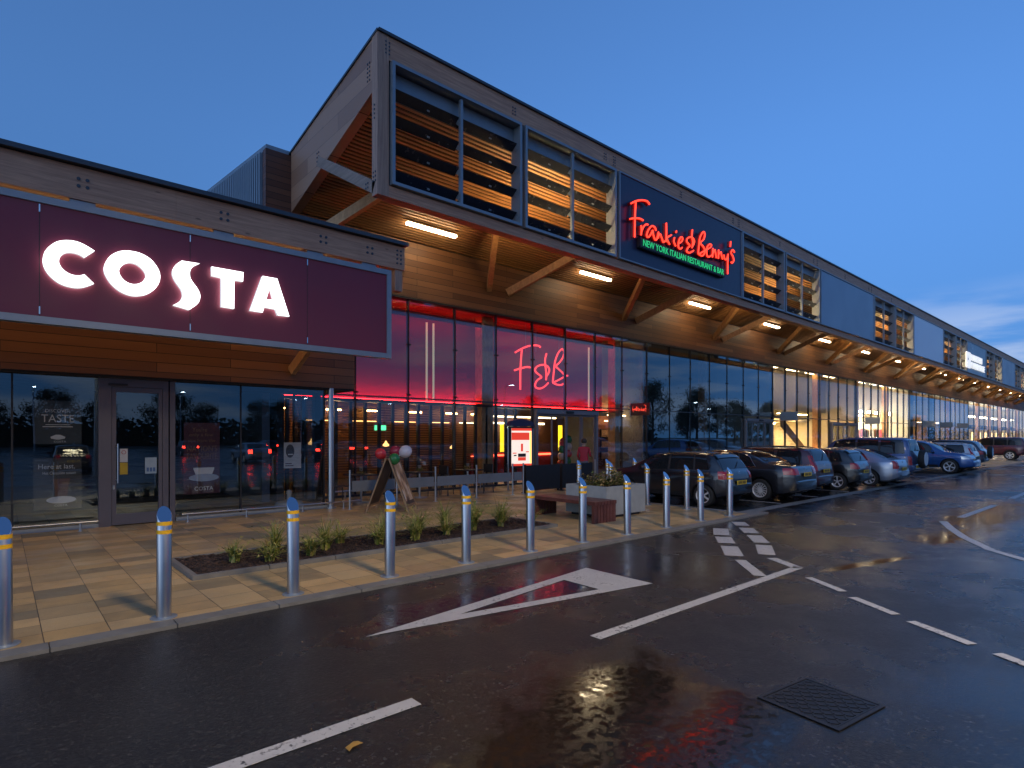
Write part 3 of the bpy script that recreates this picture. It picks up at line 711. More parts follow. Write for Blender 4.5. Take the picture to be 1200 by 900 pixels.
# --- outdoor shop sign far along the screen
mw = empty('shop_sign', 'small white lit two-line sign with a tall logo block on the teal panel', 'sign', (61., 10.68, 8.))
x0, z1 = on_wall(1132.6, 411.5, 10.62); x1, _ = on_wall(1137.2, 413, 10.62); z0 = z1-1.28
rel(MB().box(x0, x1, 10.60, 10.68, z0, z1).build('logo_block', M['mw_glow'], mw), mw)
rel(MB().prism([(x0+.22,10.59,z0+.62),(x0+.42,10.59,z0+.86),(x0+.62,10.59,z0+.62)], (0,-.01,0)).build('logo_peak', M['panel_teal'], mw), mw)
xt, _ = on_wall(1138.2, 420, 10.62); xe, _ = on_wall(1151, 420, 10.62); xf, _ = on_wall(1154, 430, 10.62)
rel(text_xz('MOUNTAIN', xt, xe, z0+.70, z0+1.22, 10.64, 'word', M['mw_glow'], mw, .08), mw)
rel(text_xz('WAREHOUSE', xt, xf, z0+.06, z0+.58, 10.64, 'word', M['mw_glow'], mw, .08), mw)

# ------------------------------------------------------------------ near café building
cf = empty('cafe_building', 'low timber-clad café building with dark shop windows under a flat canopy', 'building', (0, 13.4, 0))
def cpart(mb, name, m, **k): return rel(mb.build(name, m, cf, **k), cf)
YC = 13.46
cpart(MB().box(-14, 6.56, 13.28, 13.40, 2.93, 5.35), 'fascia_wall', M['clad'])
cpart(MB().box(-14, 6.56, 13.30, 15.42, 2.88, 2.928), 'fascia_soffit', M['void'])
cpart(MB().prism([(-14,10.86,5.88),(-14,13.4,5.72),(-14,15.45,5.66),(-14,15.45,5.74),(-14,13.4,5.80),(-14,10.86,5.94)], (20.62,0,0)), 'roof', M['metal_dk'])
cpart(MB().box(-14, 5.1, 15.46, 32, 5.60, 5.7), 'roof', M['metal_dk'])
x = -14.
while x < 6.5:
    x1 = min(x+5.4, 6.58); cpart(MB().box(x+.003, x1, 10.95, 11.12, 5.36, 5.86), 'roof_beam', M['glulam'])
    x = x1
b = MB()
for xx in (-1.5, .95, 2.95, 4.75, 5.75): bolts(b, xx, 10.95, 5.62, 'y', 2, 2, .11, .026)
bolts(b, 6.44, 10.95, 5.62, 'y', 2, 4, .09, .022)
cpart(b, 'bolt_plate', M['metal_dk'])
cpart(MB().box(-14, 6.62, 10.84, 10.90, 5.87, 5.945), 'roof_edge', M['metal_dk'])
sl = MB()
for i in range(20):
    y0 = 11.16+i*.106; sl.prism([(-14,y0,5.40-i*.014),(-14,y0+.07,5.39-i*.014),(-14,y0+.07,5.44-i*.014),(-14,y0,5.45-i*.014)], (20.5,0,0))
cpart(sl, 'slatted_soffit', M['slat'])
cpart(MB().box(6.36, 6.54, 10.98, 11.16, 4.9, 5.355), 'hanger_post', M['glulam_z'])
for xx in (-5., 5.0): cpart(MB().bar((xx,13.27,3.25), (xx+.7,11.2,5.2), .12, .2), 'strut', M['spruce'])
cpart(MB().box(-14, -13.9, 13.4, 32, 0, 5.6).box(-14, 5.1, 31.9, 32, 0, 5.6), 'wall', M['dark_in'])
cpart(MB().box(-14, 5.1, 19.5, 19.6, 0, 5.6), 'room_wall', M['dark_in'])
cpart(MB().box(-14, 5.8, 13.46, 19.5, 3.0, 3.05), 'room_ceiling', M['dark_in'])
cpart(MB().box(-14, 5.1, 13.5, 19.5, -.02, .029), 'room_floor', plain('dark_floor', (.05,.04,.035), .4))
# glazing
joints = [-7.4,-6.1,-4.8,-3.5,-2.35,-1.1,.16,1.42]
for a, b_ in list(zip(joints, joints[1:]))+[(2.66,3.96),(3.96,5.86)]:
    cpart(MB().quad((a+.015,YC,.10),(b_-.015,YC,.10),(b_-.015,YC,2.90),(a+.015,YC,2.90)), 'glass_pane', M['glass_cafe'])
for xx in joints[:-1]+[3.96, 5.86]: cpart(MB().box(xx-.015, xx+.015, YC-.012, YC+.08, .10, 2.90), 'mullion', M['black'])
cpart(MB().box(-14, 1.40, YC-.04, YC+.06, .0, .10).box(2.70, 5.95, YC-.04, YC+.06, 0, .10), 'sill', M['concrete'])
cpart(MB().quad((5.87,YC+.03,.10),(5.87,15.42,.10),(5.87,15.42,2.88),(5.87,YC+.03,2.88)), 'glass_pane', M['glass_dark'])
cpart(MB().box(6.35, 6.52, 15.2, 15.38, .03, 2.88), 'return_post', M['black'])
cpart(MB().lathe([(.13,.03),(.13,.06),(.066,.065),(.066,2.92)], 18, Matrix.Translation((5.98,13.34,0))), 'steel_column', M['steel'], smooth=True)
dr = cpart(MB().box(1.40,1.60,YC-.06,YC+.08,.03,2.90).box(2.46,2.56,YC-.06,YC+.08,.03,2.90).box(2.585,2.68,YC-.06,YC+.08,.03,2.90).box(1.60,2.46,YC-.06,YC+.08,2.72,2.90), 'door', M['anthracite'])
lf_ = MB().box(1.605,1.68,YC-.045,YC+.02,.05,2.715).box(2.39,2.455,YC-.045,YC+.02,.05,2.715).box(1.68,2.39,YC-.045,YC+.02,.05,.26).box(1.68,2.39,YC-.045,YC+.02,2.62,2.715)
sub(lf_, 'door_leaf', M['anthracite'], dr); sub(MB().quad((1.68,YC-.01,.26),(2.39,YC-.01,.26),(2.39,YC-.01,2.62),(1.68,YC-.01,2.62)), 'glass_pane', M['glass_cafe'], dr)
sub(MB().tube([(1.70,YC-.10,.86),(1.70,YC-.10,1.62)], .013, 10).tube([(1.66,YC-.04,.92),(1.70,YC-.10,.92)], .009, 8).tube([(1.66,YC-.04,1.56),(1.70,YC-.10,1.56)], .009, 8), 'handle', M['steel'], dr, smooth=True)
sub(MB().box(1.62,1.655,YC-.06,YC-.046,.74,.82), 'lock', M['chrome'], dr); sub(MB().box(1.55,1.86,YC-.10,YC-.062,2.74,2.78), 'door_closer', M['black'], dr)
# café canopy lamp (behind the sign)
la = empty('fascia_light', 'warm strip light tucked behind the maroon sign under the café canopy', 'light', (1.6, 12.3, 5.0))
rel(MB().box(-6.0, 5.6, 12.28, 12.33, 5.02, 5.06).build('tube', glow('amber_strip', (1,.56,.2), 9.), la), la); rel(MB().box(-6.02, 5.62, 12.27, 12.34, 5.062, 5.08).build('housing', M['galv'], la), la)
# window posters
def poster(x0, x1, z0, z1, label, m, y=YC+.06):
    p = empty('poster', label, 'poster', ((x0+x1)/2, y, z0)); p['_w'] = 1
    del p['_w']
    rel(MB().box(x0, x1, y, y+.006, z0, z1).build('sheet', m, p), p); return p
pw_ = plain('pale_print', (.78,.76,.70), .6); pd_ = plain('dark_print', (.10,.075,.06), .6); pbr = plain('brown_print', (.20,.09,.05), .6, 0, .3, 14.)
yy = YC+.055
p = poster(.45, 1.15, 1.62, 2.42, 'window poster headed taste in pale capitals, left of the café door', plain('slate_print', (.055,.065,.07), .6))
rel(text_xz('DISCOVER', .62, .98, 2.20, 2.26, yy, 'heading', pw_, p, .002), p); rel(text_xz('TASTE', .56, 1.04, 2.02, 2.16, yy, 'heading', pw_, p, .002), p)
rel(MB().box(.62,.98,yy-.003,yy,1.97,1.98).box(.58,1.02,yy-.003,yy,1.93,1.945).build('small_print', pw_, p), p)
rel(MB().lathe([(.02,0),(.10,.02),(.11,.05),(.03,.09)], 14, Matrix.Translation((.80,yy,1.70)) @ Matrix.Diagonal((1,.03,1,1))).build('cup_picture', pw_, p), p)
rel(text_xz('COSTA', .74, .92, 1.645, 1.68, yy, 'brand_word', pw_, p, .002), p)
p = poster(.45, 1.15, .42, 1.36, 'window poster of a hot chocolate glass on a saucer, left of the café door', plain('olive_print', (.06,.055,.045), .6))
rel(text_xz('Here at last,', .52, 1.05, 1.15, 1.25, yy, 'heading', pw_, p, .002), p); rel(text_xz('Hot Chocolate season', .58, 1.06, 1.06, 1.115, yy, 'heading', pw_, p, .002), p)
rel(MB().lathe([(.085,0),(.10,.18),(.125,.33),(.13,.36)], 16, Matrix.Translation((.85,yy,.62)) @ Matrix.Diagonal((1,.03,1,1))).build('glass_picture', pbr, p), p)
rel(MB().lathe([(.22,0),(.22,.004)], 24, Matrix.Translation((.85,yy-.006,.59)) @ Matrix.Rotation(R(90),4,'X') @ Matrix.Diagonal((1,.3,1,1))).build('saucer_picture', pw_, p), p)
rel(text_xz('COSTA', .75, .94, .47, .51, yy, 'brand_word', pw_, p, .002), p)
mp_ = plain('maroon_print', (.075,.02,.035), .6)
p = poster(2.86, 3.55, .55, 2.05, 'tall maroon window poster of a coffee cup, right of the café door', mp_)
tan = plain('tan_print', (.24,.13,.07), .6)
for s, z, a, b_ in (("You're", 1.86, 3.02, 3.30), ('only a few', 1.74, 2.96, 3.42), ('sips from the', 1.62, 2.94, 3.46), ("NATION'S", 1.44, 2.92, 3.50), ('FAVOURITE', 1.28, 2.92, 3.50)):
    rel(text_xz(s, a, b_, z, z+(.09 if z > 1.5 else .13), yy, 'heading', tan, p, .002), p)
rel(MB().lathe([(.09,0),(.16,.06),(.20,.17),(.20,.20)], 18, Matrix.Translation((3.24,yy,.90)) @ Matrix.Diagonal((1,.03,1,1))).build('cup_picture', pw_, p), p)
rel(MB().lathe([(.29,0),(.29,.004)], 24, Matrix.Translation((3.24,yy-.006,.89)) @ Matrix.Rotation(R(90),4,'X') @ Matrix.Diagonal((1,.28,1,1))).build('saucer_picture', plain('blue_white_print', (.40,.44,.50), .6), p), p)
rel(text_xz('COSTA', 3.06, 3.42, .62, .70, yy, 'brand_word', pw_, p, .002), p)
p = poster(4.92, 5.32, 1.02, 1.62, 'small pale window poster with a smiling face, beside the steel column', plain('white_print', (.52,.52,.50), .6))
fd = plain('grey_face_print', (.07,.06,.055), .6)
rel(MB().lathe([(.115,0),(.115,.003)], 24, Matrix.Translation((5.06,yy,1.42)) @ Matrix.Rotation(R(90),4,'X') @ Matrix.Diagonal((.85,1.35,1,1))).build('face_picture', fd, p), p)
rel(MB().box(5.01,5.12,yy-.008,yy-.006,1.335,1.355).build('smile_picture', pw_, p), p); rel(MB().box(4.95,5.10,yy-.002,yy,1.12,1.14).box(4.95,5.14,yy-.002,yy,1.07,1.09).build('small_print', mp_, p), p)
for x0_, x1_, z0_, z1_, lab, cc in ((1.74,1.87,1.26,1.52,'small white notice with a red ring on the café door glass',(.5,.5,.48)), (1.74,1.87,1.02,1.25,'small yellow notice on the café door glass, under the white one',(.45,.30,.02)), (2.16,2.36,1.02,1.34,'pale blue notice on the right side of the café door glass',(.30,.38,.42))):
    n_ = empty('door_notice', lab, 'notice', ((x0_+x1_)/2, YC-.02, z0_)); rel(MB().box(x0_, x1_, YC-.020, YC-.016, z0_, z1_).build('sheet', plain('notice_print', cc, .6), n_), n_)
    if cc[2] < .1: continue
    mb = MB()
    if x0_ < 2: mb.tube([((x0_+x1_)/2+.035*math.cos(a*.5236), YC-.022, z1_-.07+.035*math.sin(a*.5236)) for a in range(13)], .005, 5)
    else:
        for q in range(3): mb.box(x0_+.025+q*.055, x0_+.065+q*.055, YC-.023, YC-.0205, z0_+.04, z0_+.12)
    rel(mb.build('printed_symbol', plain('red_symbol', (.35,.03,.03), .6) if x0_ < 2 else plain('blue_symbol', (.06,.12,.25), .6), n_), n_)
# low steel guard rails
def guard_rail(x0, x1, y, posts, label, hook=False):
    g = empty('guard_rail', label, 'guard rail', ((x0+x1)/2, y, .03))
    pts = [(x0,y,.19),(x1,y,.19)]+([(x1+.35,y+.05,.19),(x1+.42,y+.45,.19)] if hook else [])
    rel(MB().tube(pts, .022, 10).build('rail', M['steel'], g, smooth=True), g)
    for xx in posts: rel(MB().tube([(xx,y,.03),(xx,y,.175)], .018, 10).lathe([(.045,.031),(.045,.037)], 12, Matrix.Translation((xx,y,0))).build('post', M['steel'], g, smooth=True), g)
guard_rail(-6.0, 1.36, 13.12, (-5.6,-3.4,-1.2,1.1), 'low steel guard rail in front of the café window left of the door')
guard_rail(2.74, 6.3, 13.12, (2.85,3.98,5.2,6.2), 'low steel guard rail running from the café door to the steel column', True)
g = empty('guard_rail', 'low steel guard rail in front of the restaurant glass behind the terrace', 'guard rail', (10., 15.1, .03))
rel(MB().tube([(6.9,15.15,.24),(14.4,15.15,.24)], .022, 8).build('rail', M['steel'], g), g)
for xx in (7.2, 9.6, 12., 14.2): rel(MB().tube([(xx,15.15,.03),(xx,15.15,.22)], .018, 8).build('post', M['steel'], g), g)
# dim coffee-shop bench of umbrella base seen behind the glass
ub = empty('umbrella_base', 'pale parasol base with a short stem standing behind the café glass', 'parasol base', (5.2, 13.95, .03))
MB().lathe([(.28,0),(.34,.03),(.34,.10),(.28,.17),(.06,.2)], 18).build('foot', plain('white_plastic', (.42,.44,.44), .5), ub, smooth=True); MB().lathe([(.05,.2),(.05,.34),(.065,.36),(.065,.42),(.03,.45)], 12).build('stem', plain('white_stem', (.5,.52,.52), .5), ub, smooth=True)
#@@PART2
# ------------------------------------------------------------------ bollards
def make_bollard(label, loc):
    b = empty('bollard', label, 'bollard', loc, 0, 'steel bollards along the pavement edge')
    n = 24; r = .064; mb = MB(); base = []
    def ztop(a): return .975+.085*math.sin(a)
    for k in range(n):
        a = 2*math.pi*k/n; mb.v.append((r*math.cos(a), r*math.sin(a), .0))
    for k in range(n):
        a = 2*math.pi*k/n; mb.v.append((r*math.cos(a), r*math.sin(a), ztop(a)-.008))
    for k in range(n):
        a = 2*math.pi*k/n; mb.v.append((r*.93*math.cos(a), r*.93*math.sin(a), .975+.085*.93*math.sin(a)))
    for k in range(n):
        j = (k+1) % n; mb.f.append((k, j, n+j, n+k)); mb.f.append((n+k, n+j, 2*n+j, 2*n+k))
    mb.build('tube', M['steel'], b, smooth=True)
    cp = MB(); cp.prism([(r*.93*math.cos(2*math.pi*k/n), r*.93*math.sin(2*math.pi*k/n), .975+.085*.93*math.sin(2*math.pi*k/n)+.001) for k in range(n)], (0,0,-.004)); cp.build('cap', M['steel_cap'], b)
    for z in (.80, .88): MB().lathe([(r+.002,z),(r+.002,z+.036)], 24).build('band', M['yellow'], b, smooth=True)
    MB().lathe([(.115,0),(.115,.007),(.071,.010)], 24).build('flange', M['galv'], b, smooth=True)
    return b
bp = [(.02,6.36),(1.17,6.33),(2.41,6.34),(3.61,6.36),(4.79,6.36),(6.0,6.36),(7.16,6.34),(8.30,6.30),(9.52,6.31),(10.78,6.33),(11.90,6.29)]
b0 = None
for i, (x, y) in enumerate(bp):
    lab = 'steel bollard on the road kerb, %s from the left edge of the row' % ORD[i]
    b0 = make_bollard(lab, (x, y, .03)) if b0 is None else (dup(b0, None, (x, y, .03), random.uniform(-.08,.08), lab), b0)[1]
for i, (x, y) in enumerate([(12.27,7.57),(12.32,8.73),(12.34,9.92)]): dup(b0, None, (x, y, .03), .05*i, 'steel bollard on the pavement beside the first dark hatchback, %s back from the kerb corner' % ORD[i])
for i, (x, y) in enumerate([(12.4,11.12),(13.72,11.15),(15.02,11.12),(16.4,11.15)]): dup(b0, None, (x, y, .03), .04*i, 'steel bollard behind the parked car noses on the shop pavement, %s from the terrace' % ORD[i])
for o in [q for q in C.objects if q.name.startswith('bollard')]: o.rotation_euler = (random.uniform(-.008,.008), random.uniform(-.008,.008), o.rotation_euler.z)
dup(b0, None, (-1.15, 6.35, .03), 0, 'brushed steel bollard just outside the left end of the kerb row')

# ------------------------------------------------------------------ planting bed
X0, X1, Y0, Y1 = 1.72, 8.0, 7.70, 9.08
bed = empty('planting_bed', 'long mulched planting bed with a grey concrete edging set in the paving', 'flower bed', (4.8, 8.4, .03))
e = MB(); x = X0
while x < X1-.01:
    x1 = min(x+.9, X1); e.box(x+.003, x1-.003, Y0, Y0+.075, .0, .085).box(x+.003, x1-.003, Y1-.075, Y1, .0, .085); x = x1
e.box(X0, X0+.075, Y0+.078, Y1-.078, 0, .0845).box(X1-.075, X1, Y0+.078, Y1-.078, 0, .0845)
rel(e.build('edging', M['kerb'], bed, bevel=.006), bed)
me_ = MB(); nx, ny = 150, 34
for j in range(ny+1):
    for i in range(nx+1): me_.v.append((X0+.07+(X1-X0-.14)*i/nx, Y0+.07+(Y1-Y0-.14)*j/ny, .062+random.uniform(0,.028)))
for j in range(ny):
    for i in range(nx): a = j*(nx+1)+i; me_.f.append((a, a+1, a+nx+2, a+nx+1))
rel(me_.build('mulch', M['mulch'], bed), bed)
ch = MB()
for i in range(1100):
    x, y = random.uniform(X0+.1, X1-.1), random.uniform(Y0+.1, Y1-.1); a = random.uniform(0, 6.28); l = random.uniform(.02,.06); z = .08+random.uniform(0,.015)
    ch.bar((x, y, z), (x+l*math.cos(a), y+l*math.sin(a), z+random.uniform(-.012,.015)), random.uniform(.012,.025), .006)
tag(rel(ch.build('bark_chips', plain('bark_chip', (.045,.024,.015), .7, 0, .6, 9.), bed), bed), kind='stuff')
leafy = M['blade_grass']
def grass_plant(seed, h, n, spread):
    rnd = random.Random(seed); mb = MB(); st = MB()
    for k in range(n):
        a = rnd.uniform(0, 6.28); L = h*rnd.uniform(.55, 1.15); lean = rnd.uniform(.12, .95)*spread; w = rnd.uniform(.007, .013); bx, by = rnd.uniform(-.05,.05), rnd.uniform(-.05,.05)
        pr = None
        for i in range(6):
            t = i/5; d = lean*L*t*t*1.1; z = L*(t-.28*lean*t*t*1.5)
            p = (bx+d*math.cos(a)+rnd.uniform(-.004,.004), by+d*math.sin(a), max(.005, z)); ww = w*(1-t*.85)
            q = ((p[0]-math.sin(a)*ww, p[1]+math.cos(a)*ww, p[2]), (p[0]+math.sin(a)*ww, p[1]-math.cos(a)*ww, p[2]))
            if pr: mb.quad(pr[0], pr[1], q[1], q[0])
            pr = q
        if k % 3 == 0:      # small leaflets along the stem
            for i in range(7):
                t = rnd.uniform(.25, 1); d = lean*L*t*t*1.1; c = Vector((bx+d*math.cos(a), by+d*math.sin(a), L*(t-.42*lean*t*t)))
                b = rnd.uniform(0, 6.28); l = rnd.uniform(.04,.09); dv = Vector((math.cos(b), math.sin(b), rnd.uniform(-.3,.6)))*l; sd = Vector((-math.sin(b), math.cos(b), 0))*l*.16
                st.quad(c, c+dv*.5+sd, c+dv, c+dv*.5-sd)
    return mb, st
pos = [(2.35,8.25,.28),(2.72,7.98,.24),(2.98,8.55,.32),(3.30,8.02,.30),(3.62,8.28,.36),(4.02,8.62,.34),(4.42,8.12,.36),(4.75,8.50,.38),(5.05,8.08,.34),(5.42,8.58,.42),(5.72,8.15,.36),(6.02,8.62,.44),(6.35,8.22,.40),(6.70,8.66,.48),(7.02,8.25,.42),(7.36,8.62,.36),(7.62,8.05,.30)]
for i, (x, y, h) in enumerate(pos):
    p = empty('bed_plant', 'yellow-green grassy plant in the mulch bed, %s from the end nearest the café door' % ORD[i], 'plant', (x, y, .07), random.uniform(0,6), 'grassy plants in the mulch bed')
    mb, st = grass_plant(i, h*(1.2+.35*((i*7)%5)/4), 64+(i*13)%40, 1.2+.35*((i*3)%4)/3); q = len(mb.v); mb.v += st.v; mb.f += [tuple(q+a for a in f) for f in st.f]; mb.build('foliage', leafy, p)
    MB().lathe([(.05,-.03),(.035,.0),(.02,.03)], 8).build('root_crown', M['bark'], p)

# ------------------------------------------------------------------ planter and bench
pl = empty('planter', 'square grey concrete planter box on the pavement beside the hardwood bench', 'planter', (10.18, 8.33, .03))
MB().box(-.58,.58,-.50,.50,0,.06).build('plinth', M['black'], pl)
t = MB().box(-.68,.68,-.58,.58,.06,.60).box(-.68,.68,-.58,-.53,.60,.67).box(-.68,.68,.53,.58,.60,.67).box(-.68,-.63,-.53,.53,.60,.67).box(.63,.68,-.53,.53,.60,.67)
t.build('box', M['concrete'], pl); MB().box(-.63,.63,-.53,.53,.601,.63).build('soil', M['mulch'], pl)
def bush(seed, rx, ry, h, n):
    rnd = random.Random(seed); mb = MB()
    for k in range(n):
        u = rnd.uniform(0, 6.28); q = math.sqrt(rnd.random()); c = Vector((rx*q*math.cos(u), ry*q*math.sin(u), h*rnd.uniform(.05,1)*(1-.55*q*q)*(.75+.5*math.sin(3*u+seed))))
        b = rnd.uniform(0, 6.28); l = rnd.uniform(.05,.11); dv = Vector((math.cos(b), math.sin(b), rnd.uniform(-.2,.9))).normalized()*l; sd = Vector((-math.sin(b), math.cos(b), rnd.uniform(-.3,.3)))*l*.24
        mb.quad(c, c+dv*.5+sd, c+dv, c+dv*.5-sd)
    return mb
for i, (x, y, r, h) in enumerate([(-.30,.1,.30,.30),(.05,-.1,.34,.38),(.36,.12,.28,.33)]):
    p = empty('planter_shrub', 'bronze and green leafy shrub in the concrete planter, %s from the bench side' % ORD[i], 'plant', (10.18+x, 8.33+y, .66))
    bush(i, r, r*1.2, h, 520).build('foliage', M['bush_leaf'], p)
    s = MB()
    for k in range(6): s.tube([(0,0,-.02),(random.uniform(-.15,.15), random.uniform(-.15,.15), h*.7)], .006, 5)
    s.build('stem', M['bark'], p)
bn = empty('bench', 'dark red hardwood slatted bench end-on against the concrete planter', 'bench', (9.12, 8.3, .03))
s = MB()
for i in range(7): s.box(-.34+i*.098, -.34+i*.098+.085, -.85, .95, .36, .43)
s.build('seat', M['hardwood'], bn)
for yy in (-.83, .86):
    l = MB()
    for i in range(7): l.box(-.34+i*.098, -.34+i*.098+.085, yy, yy+.07, 0, .358)
    l.build('leg', M['hardwood'], bn)

# ------------------------------------------------------------------ A-board with balloons
ab = empty('pavement_board', 'wooden A-frame pavement board with a brown food picture, balloons tied to its top', 'A-board', (6.85, 11.95, .03), R(43))
pinew = wood('board_pine', (.20,.12,.06), (.33,.21,.11), (6,6,1.2), .5, False); bh = 1.24
for s in (-1, 1):
    tt = Vector((0, s*.03, bh)); bb = Vector((0, s*.50, 0))
    fr = MB()
    for wx in (-.36, .36): fr.bar((wx, bb.y, 0), (wx, tt.y, bh), .045, .03, (0,1,0))
    for f in (.12, .97): 
        c = bb.lerp(tt, f); fr.bar((-.335, c.y, c.z), (.335, c.y, c.z), .03, .05)
    frame = fr.build('frame', pinew, ab)
    a, b = bb.lerp(tt, .14), bb.lerp(tt, .95); n = Vector((0, s*.9, .35)).normalized()*.006
    MB().prism([(-.335,a.y,a.z),(.335,a.y,a.z),(.335,b.y,b.z),(-.335,b.y,b.z)], n).build('poster_panel', plain('dark_board', (.04,.022,.016), .4, 0, .4, 3.), ab)
    if s == -1:
        pic = NT('food_picture'); v = pic.coord((3,3,1.6)); nn = pic.noise(v, 1.4, 4.)
        pic.base(pic.ramp(nn, [(.38, (.05,.02,.012)), (.47, (.34,.17,.06)), (.55, (.60,.38,.20)), (.64, (.70,.60,.50))])); pic.rough(.35)
        q = [bb.lerp(tt, f)+n*2.2 for f in (.20, .90)]
        MB().prism([(-.30,q[0].y,q[0].z),(.30,q[0].y,q[0].z),(.30,q[1].y,q[1].z),(-.30,q[1].y,q[1].z)], n*.3).build('picture', pic.m, ab)
def balloon(col, label, loc, r=.14, tilt=(0,0)):
    b = empty('balloon', label, 'balloon', loc); b.rotation_euler = (tilt[0], tilt[1], 0)
    prof = [(.006,-r*1.32),(.022,-r*1.30),(.012,-r*1.22)]+[(r*math.sin(a)*(1 if a < 1.57 else 1-.10*(a-1.57)), r*1.08*math.cos(a)) for a in [math.pi-.12-.28*i for i in range(11)]]+[(.004, r*1.08)]
    MB().lathe(prof, 20).build('skin', plain('balloon_rubber', col, .22, 0, .03, 3.), b, smooth=True)
    MB().tube([(0,0,-r*1.3),(.02,.01,-r*1.7),(.01,-.02,-r*2.1)], .003, 5).build('string', M['black'], b); return b
balloon((.55,.03,.04), 'bright red balloon tied to the A-board, the leftmost of four', (6.55,11.95,1.36), .13, (.3,-.9))
balloon((.02,.17,.05), 'dark green balloon tied to the top of the A-board', (6.77,11.72,1.24), .13, (.2,.3))
balloon((.30,.02,.05), 'dark red balloon behind the green one on the A-board', (7.05,12.15,1.40), .14, (-.3,.2))
balloon((.55,.55,.62), 'white balloon tied to the A-board, the rightmost of four', (7.20,11.95,1.40), .15, (.2,1.0))

# ------------------------------------------------------------------ restaurant terrace
tp = [6.23, 7.5, 8.66, 10.04, 11.40, 11.83]
sc_px = S1+[[(a+780 if False else (795-730)*12+a*12/11.25, (250-225)*12+b*12/11.25) for a, b in st] for st in S2]
for i in range(5):
    a, b = tp[i], tp[i+1]
    g = empty('terrace_barrier', 'low grey fabric banner on steel posts around the terrace, %s from the A-board end' % ORD[i], 'barrier', ((a+b)/2, 12.85, .03), 0, 'banner barriers round the terrace')
    for xx in ((a, b) if i == 4 else (a,)): rel(MB().tube([(xx,12.85,.03),(xx,12.85,.96)], .024, 12).lathe([(.07,.031),(.07,.04)], 14, Matrix.Translation((xx,12.85,0))).build('post', M['steel'], g, smooth=True), g)
    bnr = rel(MB().box(a+.05, b-.05, 12.845, 12.855, .44, .70).build('banner', plain('grey_banner', (.17,.18,.19), .6, 0, .15, 3.), g), g)
    if b-a > 1:
        w = .9/1630.; cx = (a+b)/2-.45; wr = MB()
        for st in sc_px:
            pts = [(cx+(p[0]-100)*w, 12.842, .665-(p[1]-p[0]*.40-60)*.16/520) for p in (spline(st, 3) if len(st) > 2 else st)]
            wr.tube(pts, .0035, 4)
        rel(wr.build('banner_script', plain('dark_script', (.05,.05,.055), .6), bnr), g)
        bpy.data.objects[-1] if False else None
ws = [(11.95, 13.5), (13.55, 15.1)]
for i, (a, b) in enumerate(ws):
    g = empty('windbreak', ('plain black windbreak panel on the terrace edge beside the menu case', 'plain black windbreak panel in front of the restaurant door')[i], 'windbreak', ((a+b)/2, 12.9, .03))
    m = MB()
    m.box(a+.03, b-.03, 12.89, 12.93, .10, .88)
    rel(m.build('panel', M['black'], g), g)
    for xx in (a+.05, b-.05): rel(MB().box(xx-.03, xx+.03, 12.932, 12.99, .03, .90).box(xx-.03, xx+.03, 12.75, 13.1, .03, .05).build('leg', M['black'], g), g)
g = empty('steel_post', 'thin steel post at the end of the black windbreak by the restaurant door', 'post', (15.2, 12.9, .03)); MB().tube([(0,0,0),(0,0,.95)], .024, 12).build('tube', M['steel'], g); MB().lathe([(.07,0),(.07,.01)], 12).build('flange', M['steel'], g)
def chair(label, loc, rz):
    c = empty('cafe_chair', label, 'chair', loc, rz, 'terrace chairs')
    MB().box(-.21,.21,-.21,.21,.44,.47).build('seat', M['black'], c, bevel=.008)
    MB().box(-.20,.20,.19,.215,.62,.88).build('backrest', M['black'], c, bevel=.008)
    for a, b in ((-.19,-.19),(.19,-.19)): MB().tube([(a*1.05,b*1.08,0),(a,b,.44)], .012, 8).build('leg', M['metal_dk'], c)
    for a in (-.19,.19): MB().tube([(a*1.05,.23,0),(a,.19,.44),(a,.205,.86)], .012, 8).build('leg', M['metal_dk'], c)
    return c
def table(label, loc):
    c = empty('cafe_table', label, 'table', loc, 0, 'terrace tables')
    MB().box(-.35,.35,-.35,.35,.71,.74).build('table_top', M['black'], c, bevel=.008); MB().tube([(0,0,.02),(0,0,.71)], .03, 10).build('column', M['steel'], c); MB().lathe([(.22,0),(.22,.02),(.04,.03)], 18).build('base', M['steel'], c)
    return c
c0 = t0 = None
for i, x in enumerate((7.1, 8.9, 10.6)):
    lab = 'square black terrace table behind the banner, %s from the A-board' % ORD[i]
    if t0 is None: t0 = table(lab, (x, 14.0, .03))
    else: dup(t0, None, (x, 14.0, .03), 0, lab)
    for s, wd in ((-1, 'nearer the café'), (1, 'farther from the café')):
        lab = 'black metal terrace chair, side %s, at the %s table from the A-board' % (wd, ORD[i])
        if c0 is None: c0 = chair(lab, (x+s*.62, 14.0, .03), -s*R(90))
        else: dup(c0, None, (x+s*.62, 14.0, .03), -s*R(90)+.1*s, lab)
    tpot = empty('table_plant', 'small potted green plant on the terrace table, %s from the A-board' % ORD[i], 'plant', (x, 14.0, .77)); MB().lathe([(.04,0),(.055,.09)], 12).build('pot', M['steel'], tpot); bush(i+20, .09, .09, .16, 90).build('foliage', M['bush_leaf'], tpot); tpot.children[1].location = (0,0,.09)
